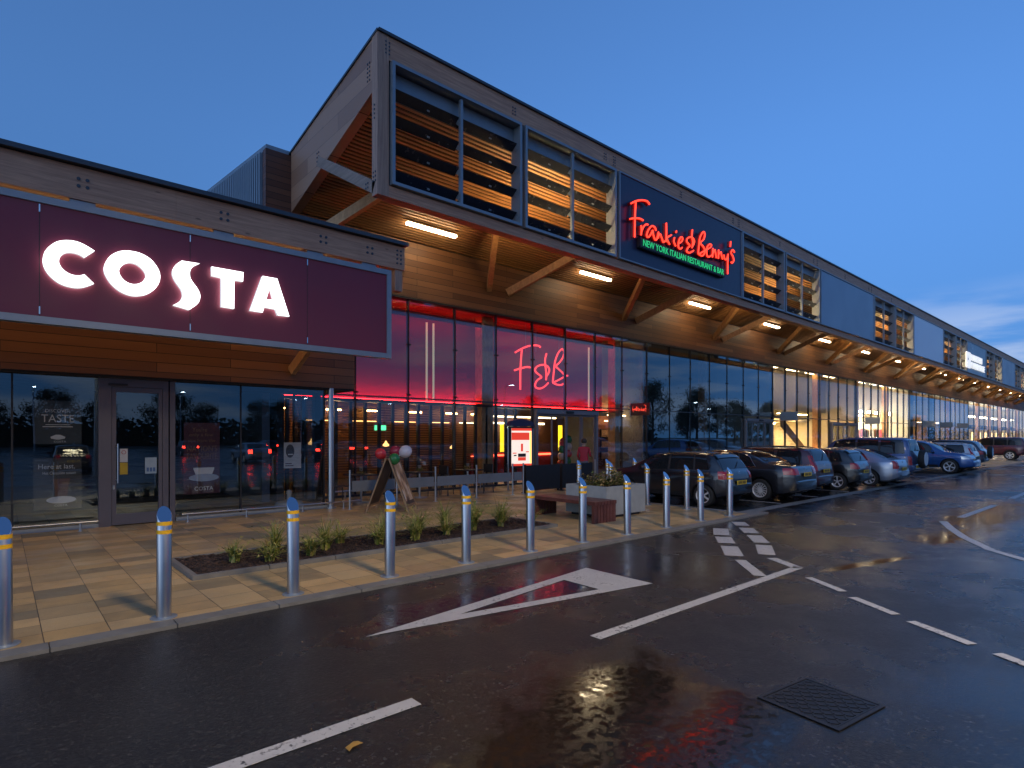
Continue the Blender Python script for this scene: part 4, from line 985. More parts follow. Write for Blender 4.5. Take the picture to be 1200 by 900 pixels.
# menu case
mc = empty('menu_case', 'lit red and white menu case with a peaked black top on steel poles', 'menu board', (12.72, 13.95, .03), R(-10))
for s in (-.47, .47): MB().tube([(s,0,0),(s,0,2.0)], .03, 10).build('pole', M['steel'], mc)
MB().box(-.44,.44,-.06,.08,.72,2.06).build('case', M['black'], mc)
MB().prism([(-.50,-.09,2.065),(.50,-.09,2.065),(.42,-.09,2.22),(0,-.09,2.32),(-.42,-.09,2.22)], (0,.20,0)).build('peaked_top', M['navy'], mc)
sh = MB().box(-.385,.385,-.068,-.061,.78,2.0).build('lit_sheet', glow('menu_paper_light', (1,.80,.66), .45), mc)
mr = glow('menu_red_light', (.75,.05,.025), .45)
sub(MB().box(-.385,.30,-.072,-.069,1.62,1.86).box(-.385,.385,-.072,-.069,1.92,2.0).box(-.385,.385,-.072,-.069,.78,.85).box(-.03,.05,-.072,-.069,1.25,1.50).box(-.14,.16,-.072,-.069,.95,1.06).box(-.34,-.2,-.072,-.069,1.18,1.21).box(.16,.28,-.072,-.069,1.22,1.25), 'printed_block', mr, sh)
sub(MB().box(-.14,.16,-.073,-.069,1.07,1.18).box(-.3,-.2,-.073,-.069,1.10,1.14), 'printed_photo', plain('menu_photo', (.08,.04,.03), .5), sh)
sub(MB().box(.315,.375,-.075,-.069,.86,1.90), 'side_light', glow('menu_side_light', (1,.45,.10), 1.2), sh)
# projecting signs on the shop glass
def blade_sign(x, z, label, m, script=False, w=.95, h=.52):
    g = empty('projecting_sign', label, 'sign', (x, 15.2, z), 0)
    MB().box(-.035,.035,-w,0,0,h).build('panel', m, g); MB().box(-.02,.02,.0,.26,h*.3,h*.36).box(-.02,.02,.0,.26,h*.75,h*.81).build('bracket', M['galv'], g)
    MB().box(-.045,.045,.002,.05,-.02,h+.02).build('end_frame', M['galv'], g)
    if script:
        wr = MB(); k = .8/1630.
        for st in sc_px:
            pts = [(-.042, -.06-(p[0]-100)*k*1.0, .40-(p[1]-p[0]*.40-60)*.26/520) for p in (spline(st, 3) if len(st) > 2 else st)]
            pts = [(a, -.86-b+.0, c) for a, b, c in pts]; pts = [(a, -w-(b), c) if False else (a, b, c) for a, b, c in pts]
            wr.tube(pts, .007, 4)
        wr.build('script', glow('dim_red_script', (.8,.06,.03), .8), g)
blade_sign(20.3, 2.66, 'small dark red projecting sign with script beside the restaurant glass', plain('deep_red_board', (.05,.012,.012), .4), True)
for x, w_ in ((34.9,'nearest the dark vacant unit'),(49.6,'nearest the bright clothes shop'),(65.5,'on the dark glazed unit, nearer the clothes shop'),(72.,'midway along the dark glazed unit'),(79.,'on the dark glazed unit, farthest along')): blade_sign(x, 2.72, 'blank grey projecting sign '+w_, M['panel'])

# ------------------------------------------------------------------ people and display pieces
def skinned(name, verts, edges, radii, mats, pick, parent):
    me = bpy.data.meshes.new(name); me.from_pydata(verts, edges, []); o = bpy.data.objects.new('tmp_skin', me); C.objects.link(o)
    o.modifiers.new('skin', 'SKIN'); 
    for i, r in enumerate(radii):
        r = r if isinstance(r, tuple) else (r, r); me.skin_vertices[0].data[i].radius = r
    me.skin_vertices[0].data[0].use_root = True
    sb = o.modifiers.new('sub', 'SUBSURF'); sb.levels = 2; sb.render_levels = 2
    dg = bpy.context.evaluated_depsgraph_get(); m2 = bpy.data.meshes.new_from_object(o.evaluated_get(dg)); bpy.data.objects.remove(o)
    m2.name = name; m2.materials.clear()
    for m in mats: m2.materials.append(m)
    for p in m2.polygons: p.material_index = pick(p.center); p.use_smooth = True
    q = bpy.data.objects.new(name, m2); C.objects.link(q); q.parent = parent; return q
pe = empty('person', 'person in a red top and grey trousers walking past the restaurant door', 'person', (15.6, 13.75, .03), R(-60))
V = [(0,0,.86),(0,.01,1.05),(0,.0,1.27),(0,0,1.37),(0,.01,1.43),(0,.02,1.53),(0,.02,1.60),
     (-.09,0,.82),(-.10,.10,.46),(-.10,.04,.09),(-.10,.15,.03),(.09,0,.82),(.10,-.06,.46),(.10,-.20,.11),(.10,-.10,.03),
     (-.17,0,1.32),(-.22,-.03,1.06),(-.20,.15,.92),(-.19,.23,.90),(.17,0,1.32),(.22,.02,1.07),(.19,.24,1.03),(.18,.32,1.03)]
Ed = [(0,1),(1,2),(2,3),(3,4),(4,5),(5,6),(0,7),(7,8),(8,9),(9,10),(0,11),(11,12),(12,13),(13,14),(2,15),(15,16),(16,17),(17,18),(2,19),(19,20),(20,21),(21,22)]
Rd = [(.145,.10),(.14,.10),(.155,.105),(.06,.06),(.05,.05),(.085,.095),(.06,.07),.085,.06,.042,.035,.085,.06,.042,.035,.055,.042,.034,.03,.055,.042,.034,.03]
skin = plain('skin', (.42,.25,.18), .5, 0, .04); redt = plain('red_cotton', (.42,.02,.04), .7, 0, .1); grey = plain('grey_denim', (.12,.13,.16), .8, 0, .12); shoe = plain('dark_shoe', (.02,.02,.022), .5)
skinned('body', V, Ed, Rd, [skin, redt, grey, shoe], lambda c: 0 if c.z > 1.375 else (0 if abs(c.x) > .14 and c.y > .17 and c.z > .8 else (1 if c.z > .86 or (abs(c.x) > .155 and c.z > .7) else (2 if c.z > .075 else 3))), pe)
MB().lathe([(.088,1.50),(.108,1.56),(.104,1.61),(.07,1.655),(.01,1.668)], 18, Matrix.Translation((0,-.012,0))).build('hair', plain('dark_hair', (.03,.02,.015), .6), pe, smooth=True)
fc = MB().lathe([(.001,1.515),(.017,1.525),(.008,1.555),(.001,1.56)], 8, Matrix.Translation((0,.112,0)))
fc.build('nose', skin, pe, smooth=True)
for s in (-1, 1): MB().lathe([(.001,1.555),(.010,1.562),(.001,1.570)], 8, Matrix.Translation((s*.034,.103,0))).build('eye', M['black'], pe)
for sx, hx in ((-1,(-.19,.24,.90)),(1,(.18,.33,1.03))):
    hm = MB()
    for q in range(4): hm.tube([(hx[0]-.024+.016*q, hx[1]-.02, hx[2]),(hx[0]-.026+.017*q, hx[1]+.045, hx[2]-.006),(hx[0]-.024+.016*q, hx[1]+.075-.006*abs(q-1.5), hx[2]-.03)], [.009,.008,.006], 6)
    hm.tube([(hx[0]-sx*.02, hx[1]-.02, hx[2]+.005),(hx[0]-sx*.05, hx[1]+.02, hx[2]),(hx[0]-sx*.05, hx[1]+.05, hx[2]-.015)], [.011,.009,.007], 6)
    hm.build('fingers', skin, pe, smooth=True)
bc = empty('balloon_column', 'column of red, green and cream balloons just inside the restaurant door', 'balloons', (18.05, 17.0, .03))
rb_ = [plain('balloon_red', (.55,.05,.03), .25), plain('balloon_cream', (.62,.48,.40), .25), plain('balloon_green', (.03,.18,.05), .25)]
for i in range(15):
    a = i*2.2; z = .2+i*.10; MB().lathe([(.17*math.sin(q), .19*math.cos(q)) for q in [3.1-.28*j for j in range(12)]], 16, Matrix.Translation((.15*math.cos(a), .15*math.sin(a), z))).build('balloon', rb_[(i*2+i//3) % 3], bc, smooth=True)
# clothes rails and mannequins in the bright shop
gcol = [(.5,.05,.08),(.6,.55,.1),(.55,.5,.48),(.04,.04,.05),(.5,.2,.3),(.1,.25,.15),(.6,.6,.6),(.55,.15,.05)]
gm_ = [plain('garment_cloth', c, .8) for c in gcol]
for i in range(5):
    x = 49.6+i*2.5
    cr = empty('clothes_rail', 'rail of coloured clothes inside the bright shop window, %s from the stair unit' % ORD[i], 'clothes rail', (x, 16.9, .03), 0, 'clothes rails in the shop window')
    cr.scale = (1,1,1.4)
    MB().tube([(-.8,0,0),(-.8,0,1.75),(.8,0,1.75),(.8,0,0)], .02, 8).build('rail', M['chrome'], cr)
    for k in range(9):
        a = -.66+k*.165; h = random.uniform(.6,.95)
        MB().prism([(a-.02,-.20,1.62),(a-.02,-.05,1.71),(a-.02,.05,1.71),(a-.02,.20,1.62),(a-.02,.24,1.66-h),(a-.02,-.24,1.66-h)], (.075,0,0)).build('garment', gm_[(k*3+i*2) % 8], cr)

# ------------------------------------------------------------------ cars
def pchip(pts):
    xs = [p[0] for p in pts]; ys = [p[1] for p in pts]; n = len(xs); h = [xs[i+1]-xs[i] for i in range(n-1)]; d = [(ys[i+1]-ys[i])/h[i] for i in range(n-1)]
    m = [d[0]]+[0 if d[i-1]*d[i] <= 0 else 2*d[i-1]*d[i]/(d[i-1]+d[i]) for i in range(1, n-1)]+[d[-1]]
    def f(x):
        if x <= xs[0]: return ys[0]
        if x >= xs[-1]: return ys[-1]
        i = max(k for k in range(n-1) if xs[k] <= x); t = (x-xs[i])/h[i]
        return (1+2*t)*(1-t)**2*ys[i]+t*(1-t)**2*h[i]*m[i]+t*t*(3-2*t)*ys[i+1]+t*t*(t-1)*h[i]*m[i+1]
    return f
class CarShape:
    def __init__(s, L, W, top, belt, bottom=.20, mid=.56, tumble=.80):
        s.L, s.W = L, W/2; s.top = pchip(top); s.belt = pchip(belt); s.bot = bottom; s.mid = mid; s.tum = tumble; s.tops = top
    def w(s, y):
        a = min(y, s.L-y); f = 1-.20*max(0, 1-a/.62)**2.2
        return s.W*f*(1-.012*abs(2*y/s.L-1))
    def zb(s, y): return s.bot+.14*max(0, 1-y/.5)**2+.06*max(0, 1-(s.L-y)/.6)**2
    def ctrl(s, y):
        W = s.w(y); zt = s.top(y); b = min(s.belt(y), zt-.03); zb = s.zb(y); md = min(s.mid, b-.04*1) if b-.04 > zb+.1 else zb+.1
        gh = max(0., zt-b); k = min(1., gh/.42); wr = W*(.93-(.93-s.tum)*k)
        return [(0,zb),(.80*W,zb),(.95*W,zb+.05),(.985*W,zb+.16),(W,md),(.985*W,b-.07 if b-.07 > md else b-.02),(.945*W,b),(wr+.01*k,b+gh*.80),(wr-.035*k,b+gh*.93),(wr-.13*k-.02,zt-.004*k),(wr*.5,zt+.012),(0,zt+.016)]
    def p(s, y, t):
        c = s.ctrl(y); i = min(int(t), len(c)-2); f = t-i; a, b = c[i], c[i+1]
        return Vector((a[0]+(b[0]-a[0])*f, y, a[1]+(b[1]-a[1])*f))
    def n(s, y, t):
        e = .004; u = s.p(min(s.L, y+e), t)-s.p(max(0, y-e), t); v = s.p(y, min(11, t+.02))-s.p(y, max(0, t-.02))
        q = u.cross(v)
        if q.length < 1e-9: return Vector((1,0,0))
        q.normalize()
        return q if q.x*1+q.z*.3 > -1e-6 or q.z > 0 else -q
    def ys(s):
        v = {0., s.L}
        for a, b in zip(s.tops, s.tops[1:]):
            k = max(1, int((b[0]-a[0])/.11)); 
            for i in range(k): v.add(round(a[0]+(b[0]-a[0])*i/k, 4))
        for q in (.01,.03,.06,.10,.16,.24,.34,.46): v.add(q); v.add(round(s.L-q, 4))
        return sorted(v)
    def body(s, m, wheels, rw, parent):
        ys = s.ys(); T = []
        for i in range(11): T += [i, i+.5]
        T.append(11); rows = []; mb = MB()
        for y in ys:
            half = [s.p(y, t) for t in T]; ring = half+[Vector((-q.x, q.y, q.z)) for q in half[-2:0:-1]]; rows.append(len(mb.v)); mb.v += [tuple(q) for q in ring]
        n = len(half)*2-2
        for a, b in zip(rows, rows[1:]):
            for k in range(n): mb.f.append((a+k, a+(k+1) % n, b+(k+1) % n, b+k))
        for r, yy, dy in ((rows[0], 0, -.035), (rows[-1], s.L, .05)):      # rounded bumper ends
            c = len(mb.v); zz = [mb.v[r+k][2] for k in range(n)]; zc = (min(zz)+max(zz))/2
            for k in range(n): x, y, z = mb.v[r+k]; mb.v.append((x*.90, yy+dy*.75, zc+(z-zc)*.80))
            d = len(mb.v); mb.v.append((0, yy+dy, zc))
            for k in range(n):
                j = (k+1) % n; mb.f.append((r+k, r+j, c+j, c+k)); mb.f.append((c+k, c+j, d))
        o = mb.build('body', m, parent)
        cut = MB()
        for y in wheels:
            for sg_ in (-1, 1): cut.lathe([(rw+.055, .0),(rw+.055, .55)], 40, Matrix.Translation((sg_*(s.W-.27), y, rw)) @ Matrix.Rotation(R(90)*sg_, 4, 'Y'))
        me = bpy.data.meshes.new('cut'); me.from_pydata(cut.v, [], cut.f); bm = bmesh.new(); bm.from_mesh(me); bmesh.ops.recalc_face_normals(bm, faces=bm.faces); bm.to_mesh(me); bm.free()
        me.materials.append(m); me.materials.append(M['plastic'])
        for p in me.polygons: p.material_index = 1
        o.data.materials.append(M['plastic'])
        co = bpy.data.objects.new('cut', me); C.objects.link(co); co.parent = parent
        md = o.modifiers.new('b', 'BOOLEAN'); md.object = co; md.operation = 'DIFFERENCE'; md.solver = 'EXACT'
        bpy.context.view_layer.update(); dg = bpy.context.evaluated_depsgraph_get(); dg.update(); m2 = bpy.data.meshes.new_from_object(o.evaluated_get(dg)); o.modifiers.clear(); old = o.data; o.data = m2; m2.name = 'body'
        bpy.data.objects.remove(co)
        for p in m2.polygons: p.use_smooth = True
        try: m2.set_sharp_from_angle(angle=R(32))
        except Exception: pass
        return o
    def patch(s, c, name, m, parent, nu=8, nv=5, off=.005, side=1, thick=0):
        """c: four (y,t) corners, bottom rear, bottom front, top front, top rear; side 0 spans the car from edge to edge"""
        mb = MB()
        def at(u, v):
            y = (c[0][0]*(1-u)+c[1][0]*u)*(1-v)+(c[3][0]*(1-u)+c[2][0]*u)*v; t = (c[0][1]*(1-u)+c[1][1]*u)*(1-v)+(c[3][1]*(1-u)+c[2][1]*u)*v
            return s.p(y, t)+s.n(y, t)*off
        sides = (1, -1) if side == 2 else (side,)
        for sd in sides:
            b = len(mb.v)
            for j in range(nv+1):
                for i in range(nu+1): q = at(i/nu, j/nv); mb.v.append((q.x*sd, q.y, q.z))
            for j in range(nv):
                for i in range(nu): a = b+j*(nu+1)+i; mb.f.append((a, a+1, a+nu+2, a+nu+1))
        o = mb.build(name, m, parent)
        for p in o.data.polygons: p.use_smooth = True
        return o
    def side_x(s, y, z):
        c = s.ctrl(y)
        for a, b in zip(c[3:8], c[4:9]):
            if a[1] <= z <= b[1]: return a[0]+(b[0]-a[0])*(z-a[1])/max(1e-6, b[1]-a[1])
        return c[3][0] if z < c[3][1] else c[8][0]
    def lamp(s, name, m, parent, z0, z1, yb, xi, sd, front):
        mb = MB(); nz = 5; rows = []
        for j in range(nz+1):
            z = z0+(z1-z0)*j/nz; k = 0.
            if z > s.top(s.L if front else 0):
                while k < 1.2 and s.top(s.L-k if front else k) < z: k += .004
            Y = lambda q: s.L-q if front else q
            yy = max(k+.10, yb*(.9+.1*j/nz)); pts = []
            for i in range(5):
                q = yy+(k+.10-yy)*i/4; pts.append((s.side_x(Y(q), z)+.009, Y(q)))
            xs = s.side_x(Y(k+.10), z); xt = min(xs*.86, max(xi+.02, s.ctrl(Y(k+.03))[9][0]))
            e = -.012 if not front else -.030
            pts += [(xs*.985, Y(k+.055)), (xt+(xs-xt)*.6, Y(k+.012)), (xt, Y(k+e*.7)), (xi, Y(k+e))]
            rows.append(pts)
        n = len(rows[0])
        for pts, z in zip(rows, [z0+(z1-z0)*j/nz for j in range(nz+1)]):
            mb.v += [(x*sd, y, z) for x, y in pts]
        for j in range(nz):
            for i in range(n-1): a = j*n+i; mb.f.append((a, a+1, a+n+1, a+n))
        o = mb.build(name, m, parent, smooth=True); return o
    def across(s, y0, y1, t0, name, m, parent, off=.006, nu=18, nv=8, dy=.0):
        """a pane across the car (rear window, windscreen) between two stations"""
        mb = MB()
        for j in range(nv+1):
            for i in range(nu+1):
                q = -1+2*i/nu; t = 11-(11-t0)*abs(q)**1.0; y = y0+(y1-y0)*j/nv+dy*(q*q)
                p = s.p(y, t)+s.n(y, t)*off; mb.v.append((p.x*(1 if q >= 0 else -1), p.y, p.z))
        for j in range(nv):
            for i in range(nu): a = j*(nu+1)+i; mb.f.append((a, a+1, a+nu+2, a+nu+1))
        o = mb.build(name, m, parent)
        for p in o.data.polygons: p.use_smooth = True
        return o
def wheel_meshes(r, wd, spokes, style):
    ty = [(r*.66,-wd/2),(r*.72,-wd/2),(r*.93,-wd/2+.004),(r*.985,-wd/2+.02),(r,-wd*.28),(r,wd*.28),(r*.985,wd/2-.02),(r*.93,wd/2-.004),(r*.72,wd/2),(r*.66,wd/2)]
    rim = MB()
    def ring(r0, r1, z0, z1):
        n = 32; b = len(rim.v)
        for rr, z in ((r0,z0),(r1,z1)):
            for k in range(n): a = 6.2832*k/n; rim.v.append((rr*math.cos(a), rr*math.sin(a), z))
        for k in range(n): rim.f.append((b+k, b+(k+1) % n, b+n+(k+1) % n, b+n+k))
    ring(r*.68, r*.60, wd/2+.003, wd/2-.012); ring(r*.60, r*.60, wd/2-.012, -.02); rim.lathe([(r*.13,wd/2-.05),(r*.13,wd/2-.018),(r*.09,wd/2-.010)], 14)
    for k in range(spokes):
        a = 6.2832*k/spokes
        if style == 'twin':
            for d in (-.10, .10): rim.bar((r*.10*math.cos(a), r*.10*math.sin(a), wd/2-.026), (r*.62*math.cos(a+d), r*.62*math.sin(a+d), wd/2-.016), r*.075, .02)
        else: rim.bar((r*.08*math.cos(a), r*.08*math.sin(a), wd/2-.026), (r*.62*math.cos(a), r*.62*math.sin(a), wd/2-.016), r*(.15 if spokes < 8 else .065), .02)
    return ty, rim
LIT = {}
def car(label, x, yr, rz, col, K, rails=False, spare=False, chromed=False, spokes=5, style='', front=False, dark=False):
    L, W, wb, rw = K['L'], K['W'], K['wheels'], K['r']
    cs = CarShape(L, W, K['top'], K['belt'], K.get('bot', .20), K.get('mid', .56), K.get('tum', .80))
    root = empty('parked_car', label, 'car', (x, yr, 0), rz, 'cars parked nose-in along the shops')
    root.scale = (.925,.925,.925)
    pm_ = paint('car_paint', col, K.get('metal', .35)); b = cs.body(pm_, wb, rw, root)
    # side windows, belt t=6 .. roof rail t=8
    for sd in (1, -1):
        for (y0, y1, y2, y3) in K['win']: cs.patch([(y0,6.08),(y1,6.08),(y2,7.62),(y3,7.62)], 'side_window', M['car_glass'], root, 10, 4, .006, sd)
        for yy in K['seams']:
            cs.patch([(yy,2.4),(yy+.009,2.4),(yy+.009+K.get('sl',0),6.0),(yy+K.get('sl',0),6.0)], 'door_seam', M['black'], root, 1, 12, .004, sd)
        cs.patch([(wb[0]+rw+.12,2.05),(wb[1]-rw-.12,2.05),(wb[1]-rw-.12,2.95),(wb[0]+rw+.12,2.95)], 'sill_trim', M['plastic'], root, 6, 3, .006, sd)
        for yy in K['handles']: q = cs.p(yy, 5.35); MB().bar((sd*(q.x+.012), yy, q.z), (sd*(q.x+.012), yy+.17, q.z+.004), .028, .03).build('door_handle', pm_, root, bevel=.006)
        q = cs.p(K['mirror'], 6.2); mm = MB().box(-.10,.10,-.06,.06,-.065,.065).build('mirror', pm_, root, bevel=.03, loc=(sd*(q.x+.09), K['mirror'], q.z+.05))
        sub(MB().box(-.085,.085,-.0645,-.061,-.05,.05), 'mirror_glass', M['chrome'], mm)
        if chromed:
            y0, y1, y2, y3 = K['win'][0][0], K['win'][-1][1], K['win'][-1][2], K['win'][0][3]
            tr = MB(); tr.tube([tuple(Vector(((cs.p(y0+(y1-y0)*i/12,6.05)).x*sd, y0+(y1-y0)*i/12, cs.p(y0+(y1-y0)*i/12,6.05).z))) for i in range(13)], .010, 6)
            tr.tube([((cs.p(y0+(y3-y0)*i/5,6.05+1.6*i/5).x+.004)*sd, y0+(y3-y0)*i/5, cs.p(y0+(y3-y0)*i/5,6.05+1.6*i/5).z) for i in range(6)], .010, 6)
            tr.tube([((cs.p(y3+(y2-y3)*i/12,7.68).x+.004)*sd, y3+(y2-y3)*i/12, cs.p(y3+(y2-y3)*i/12,7.68).z) for i in range(13)], .010, 6); tr.build('window_trim', M['chrome'], root, smooth=True)
        if rails:
            a, c = K['rail']; tr = MB(); pts = []
            for i in range(9):
                yy = a+(c-a)*i/8; q = cs.p(yy, 8.6); pts.append((sd*q.x, yy, q.z+(.055 if 0 < i < 8 else .01)))
            tr.tube(pts, .016, 8).build('roof_rail', M['black'] if dark else M['galv'], root, smooth=True)
        z0, z1, yb, xi = K['tail']; cs.lamp('tail_lamp', M['tail'], root, z0, z1, yb, xi, sd, False)
        z0, z1, yb, xi = K['head']; cs.lamp('headlight', M['clear'], root, z0, z1, yb, xi, sd, True)
        cs.patch([(K['win'][0][0]+.05,6.04),(K['win'][-1][1]-.05,6.04),(K['win'][-1][2],7.66),(K['win'][0][3]+.02,7.66)], 'window_surround', M['plastic'], root, 14, 4, .003, sd)
    y0, y1, t0 = K['rear']; cs.across(y0, y1, t0, 'rear_window', M['car_glass'], root)
    y0, y1, t0 = K['screen']; cs.across(y0, y1, t0, 'windscreen', M['car_glass'], root)
    py, pz = K['plate']
    pt = MB().box(-.26,.26,py-.012,py,pz-.056,pz+.056).build('number_plate', M['plate'], root)
    ch_ = MB()
    for q in range(7): ch_.box(-.205+q*.057+(.02 if q > 3 else 0), -.170+q*.057+(.02 if q > 3 else 0), py-.0145, py-.0125, pz-.034, pz+.034)
    sub(ch_, 'plate_characters', M['black'], pt)
    MB().box(-.24,.24,L+.035,L+.05,.42,.53).build('number_plate', plain('white_plate', (.6,.6,.58), .5), root)
    gz = K.get('grille', .66); MB().box(-.46,.46,L+.028,L+.040,gz-.07,gz+.07).build('grille', M['plastic'], root)
    MB().box(-.60,.60,-.030,-.020,K.get('bot',.20)+.16,K.get('bot',.20)+.26).build('bumper_trim', M['plastic'], root)
    em = K.get('emblem')
    if em: MB().lathe([(.055,0),(.055,.006),(.045,.010)], 18, Matrix.Translation((0,em[0],em[1])) @ Matrix.Rotation(R(90),4,'X')).build('emblem', M['chrome'], root)
    MB().tube([(-.5,.12,.24),(-.5,-.03,.235)], .03, 10).build('exhaust', M['metal_dk'], root)
    MB().bar((0,K['rear'][0]-.02,cs.top(K['rear'][0])+.03), (.32,K['rear'][0]+.10,cs.top(K['rear'][0]+.10)+.03), .014, .012).build('wiper', M['black'], root)
    ty, rim = wheel_meshes(rw, .205, spokes, style)
    w0 = None
    for yy in wb:
        for sd in (-1, 1):
            if w0 is None:
                w0 = MB().lathe(ty, 36, None, False).build('wheel', M['tyre'], root, smooth=True); rm = rim.build('rim', M['alloy'], w0); dd = MB().lathe([(rw*.62,-.03),(rw*.62,-.02)], 24).build('brake_disc', M['plastic'], w0); w = w0
            else: w = dup(w0, root)
            w.location = (sd*(W/2-.118), yy, rw); w.rotation_euler = (0, R(90)*sd, 0)
    if spare:
        sp = MB().lathe([(rw*.4,-.11),(rw*.93,-.10),(rw,-.06),(rw,.06),(rw*.93,.10),(rw*.80,.115)], 32, Matrix.Rotation(R(90),4,'X')).build('spare_wheel', M['tyre'], root, smooth=True, loc=(.18,-.15,.98))
        sub(MB().lathe([(rw*.78,.10),(rw*.72,.125),(rw*.2,.13)], 28, Matrix.Rotation(R(90),4,'X')), 'wheel_cover', pm_ if spare == 2 else M['alloy'], sp, smooth=True)
    if K.get('spoiler'): cs.across(K['spoiler']-.10, K['spoiler']+.10, 8.6, 'spoiler', pm_, root, .03)
    return root
HATCH = dict(L=3.97, W=1.68, r=.30, wheels=(.66,3.13), top=[(0,.62),(.03,.84),(.08,.93),(.14,.985),(.30,1.22),(.44,1.37),(.60,1.425),(1.3,1.462),(1.9,1.455),(2.3,1.40),(2.6,1.27),(2.98,1.06),(3.1,1.00),(3.4,.945),(3.75,.85),(3.92,.70),(3.97,.56)],
    belt=[(0,.99),(.5,.98),(2.4,.925),(3.97,.86)], win=[(.50,.92,.98,.72),(.98,1.72,1.72,1.03),(1.79,2.78,2.44,1.79)], seams=(.98,1.745,2.66), handles=(1.05,1.92), mirror=2.62, tail=(.76,.97,.26,.52), head=(.62,.80,.42,.42), rear=(.165,.43,9.0), screen=(2.37,3.02,8.9), plate=(-.028,.66), emblem=(.055,.90), spoiler=.46)
SEDAN = dict(L=4.85, W=1.86, r=.325, wheels=(.98,3.82), top=[(0,.62),(.03,.86),(.08,.97),(.16,1.03),(.60,1.075),(.78,1.10),(1.1,1.26),(1.5,1.405),(1.9,1.475),(2.4,1.49),(2.9,1.45),(3.2,1.34),(3.68,1.07),(3.8,1.02),(4.3,.94),(4.65,.82),(4.8,.68),(4.85,.54)],
    belt=[(0,1.0),(1,.99),(3,.945),(4.85,.88)], win=[(1.12,1.62,1.72,1.50),(1.68,2.42,2.42,1.74),(2.49,3.42,3.08,2.49)], seams=(1.62,2.455,3.40), handles=(1.85,2.70), mirror=3.32, tail=(.80,.99,.34,.50), head=(.62,.79,.5,.45), rear=(.84,1.48,9.0), screen=(3.10,3.70,8.9), plate=(-.02,.80), emblem=(.05,.93))
ESTATE = dict(L=4.60, W=1.78, r=.315, wheels=(.90,3.58), top=[(0,.62),(.03,.88),(.07,1.0),(.11,1.06),(.26,1.38),(.36,1.475),(.6,1.51),(2.0,1.53),(2.6,1.50),(2.95,1.38),(3.45,1.08),(3.6,1.02),(4.1,.94),(4.4,.83),(4.55,.69),(4.60,.55)],
    belt=[(0,1.0),(1,.98),(3,.94),(4.6,.87)], win=[(.42,1.28,1.28,.56),(1.36,2.16,2.16,1.40),(2.23,3.20,2.86,2.23)], seams=(1.32,2.195,3.12), handles=(1.48,2.38), mirror=3.08, tail=(.78,1.28,.20,.62), head=(.62,.79,.46,.44), rear=(.125,.33,9.0), screen=(2.86,3.48,8.9), plate=(-.024,.78), emblem=(.05,.94), rail=(.55,2.5))
FASTBACK = dict(L=4.60, W=1.80, r=.32, wheels=(.92,3.62), top=[(0,.62),(.03,.86),(.08,.97),(.15,1.02),(.34,1.055),(.7,1.20),(1.2,1.38),(1.6,1.45),(2.2,1.465),(2.7,1.42),(3.0,1.31),(3.45,1.07),(3.6,1.01),(4.1,.93),(4.4,.82),(4.55,.68),(4.60,.54)],
    belt=[(0,1.0),(1,.98),(3,.93),(4.6,.87)], win=[(.95,1.45,1.55,1.30),(1.52,2.24,2.24,1.60),(2.31,3.20,2.88,2.31)], seams=(1.45,2.275,3.16), handles=(1.65,2.48), mirror=3.10, tail=(.70,.99,.16,.55), head=(.62,.78,.46,.44), rear=(.42,1.18,9.0), screen=(2.90,3.47,8.9), plate=(-.024,.68), emblem=(.05,.94), metal=.7)
BIG4X4 = dict(L=4.70, W=1.87, r=.385, wheels=(.98,3.74), bot=.36, mid=.74, tum=.84, top=[(0,.74),(.03,1.05),(.06,1.14),(.12,1.50),(.20,1.76),(.36,1.835),(.8,1.86),(2.3,1.865),(2.75,1.80),(3.0,1.68),(3.42,1.24),(3.52,1.18),(4.1,1.12),(4.45,1.0),(4.62,.84),(4.70,.68)],
    belt=[(0,1.18),(2,1.16),(4.7,1.04)], win=[(.24,1.10,1.10,.34),(1.18,1.98,1.98,1.20),(2.06,3.05,2.78,2.06)], seams=(1.14,2.02,2.96), handles=(1.30,2.18), mirror=2.96, tail=(.74,1.10,.13,.72), head=(.80,.98,.34,.50), rear=(.085,.20,9.0), screen=(2.84,3.40,8.9), plate=(-.03,.66), rail=(.5,2.6), grille=.86)
SUV = dict(L=4.72, W=1.92, r=.37, wheels=(.92,3.76), bot=.30, mid=.68, tum=.82, top=[(0,.70),(.03,.98),(.08,1.09),(.14,1.14),(.40,1.52),(.56,1.64),(.9,1.695),(1.9,1.72),(2.5,1.67),(2.85,1.54),(3.4,1.19),(3.55,1.13),(4.1,1.05),(4.45,.94),(4.64,.80),(4.72,.64)],
    belt=[(0,1.12),(1.5,1.09),(4.72,.98)], win=[(.72,1.24,1.28,.92),(1.32,2.10,2.10,1.38),(2.17,3.14,2.78,2.17)], seams=(1.28,2.135,3.06), handles=(1.45,2.32), mirror=3.04, tail=(.86,1.08,.28,.58), head=(.76,.92,.5,.46), rear=(.18,.48,9.0), screen=(2.80,3.44,8.9), plate=(-.028,.80), emblem=(.06,1.0), rail=(.7,2.5), grille=.80)
NAVYB = (.010,.011,.016)
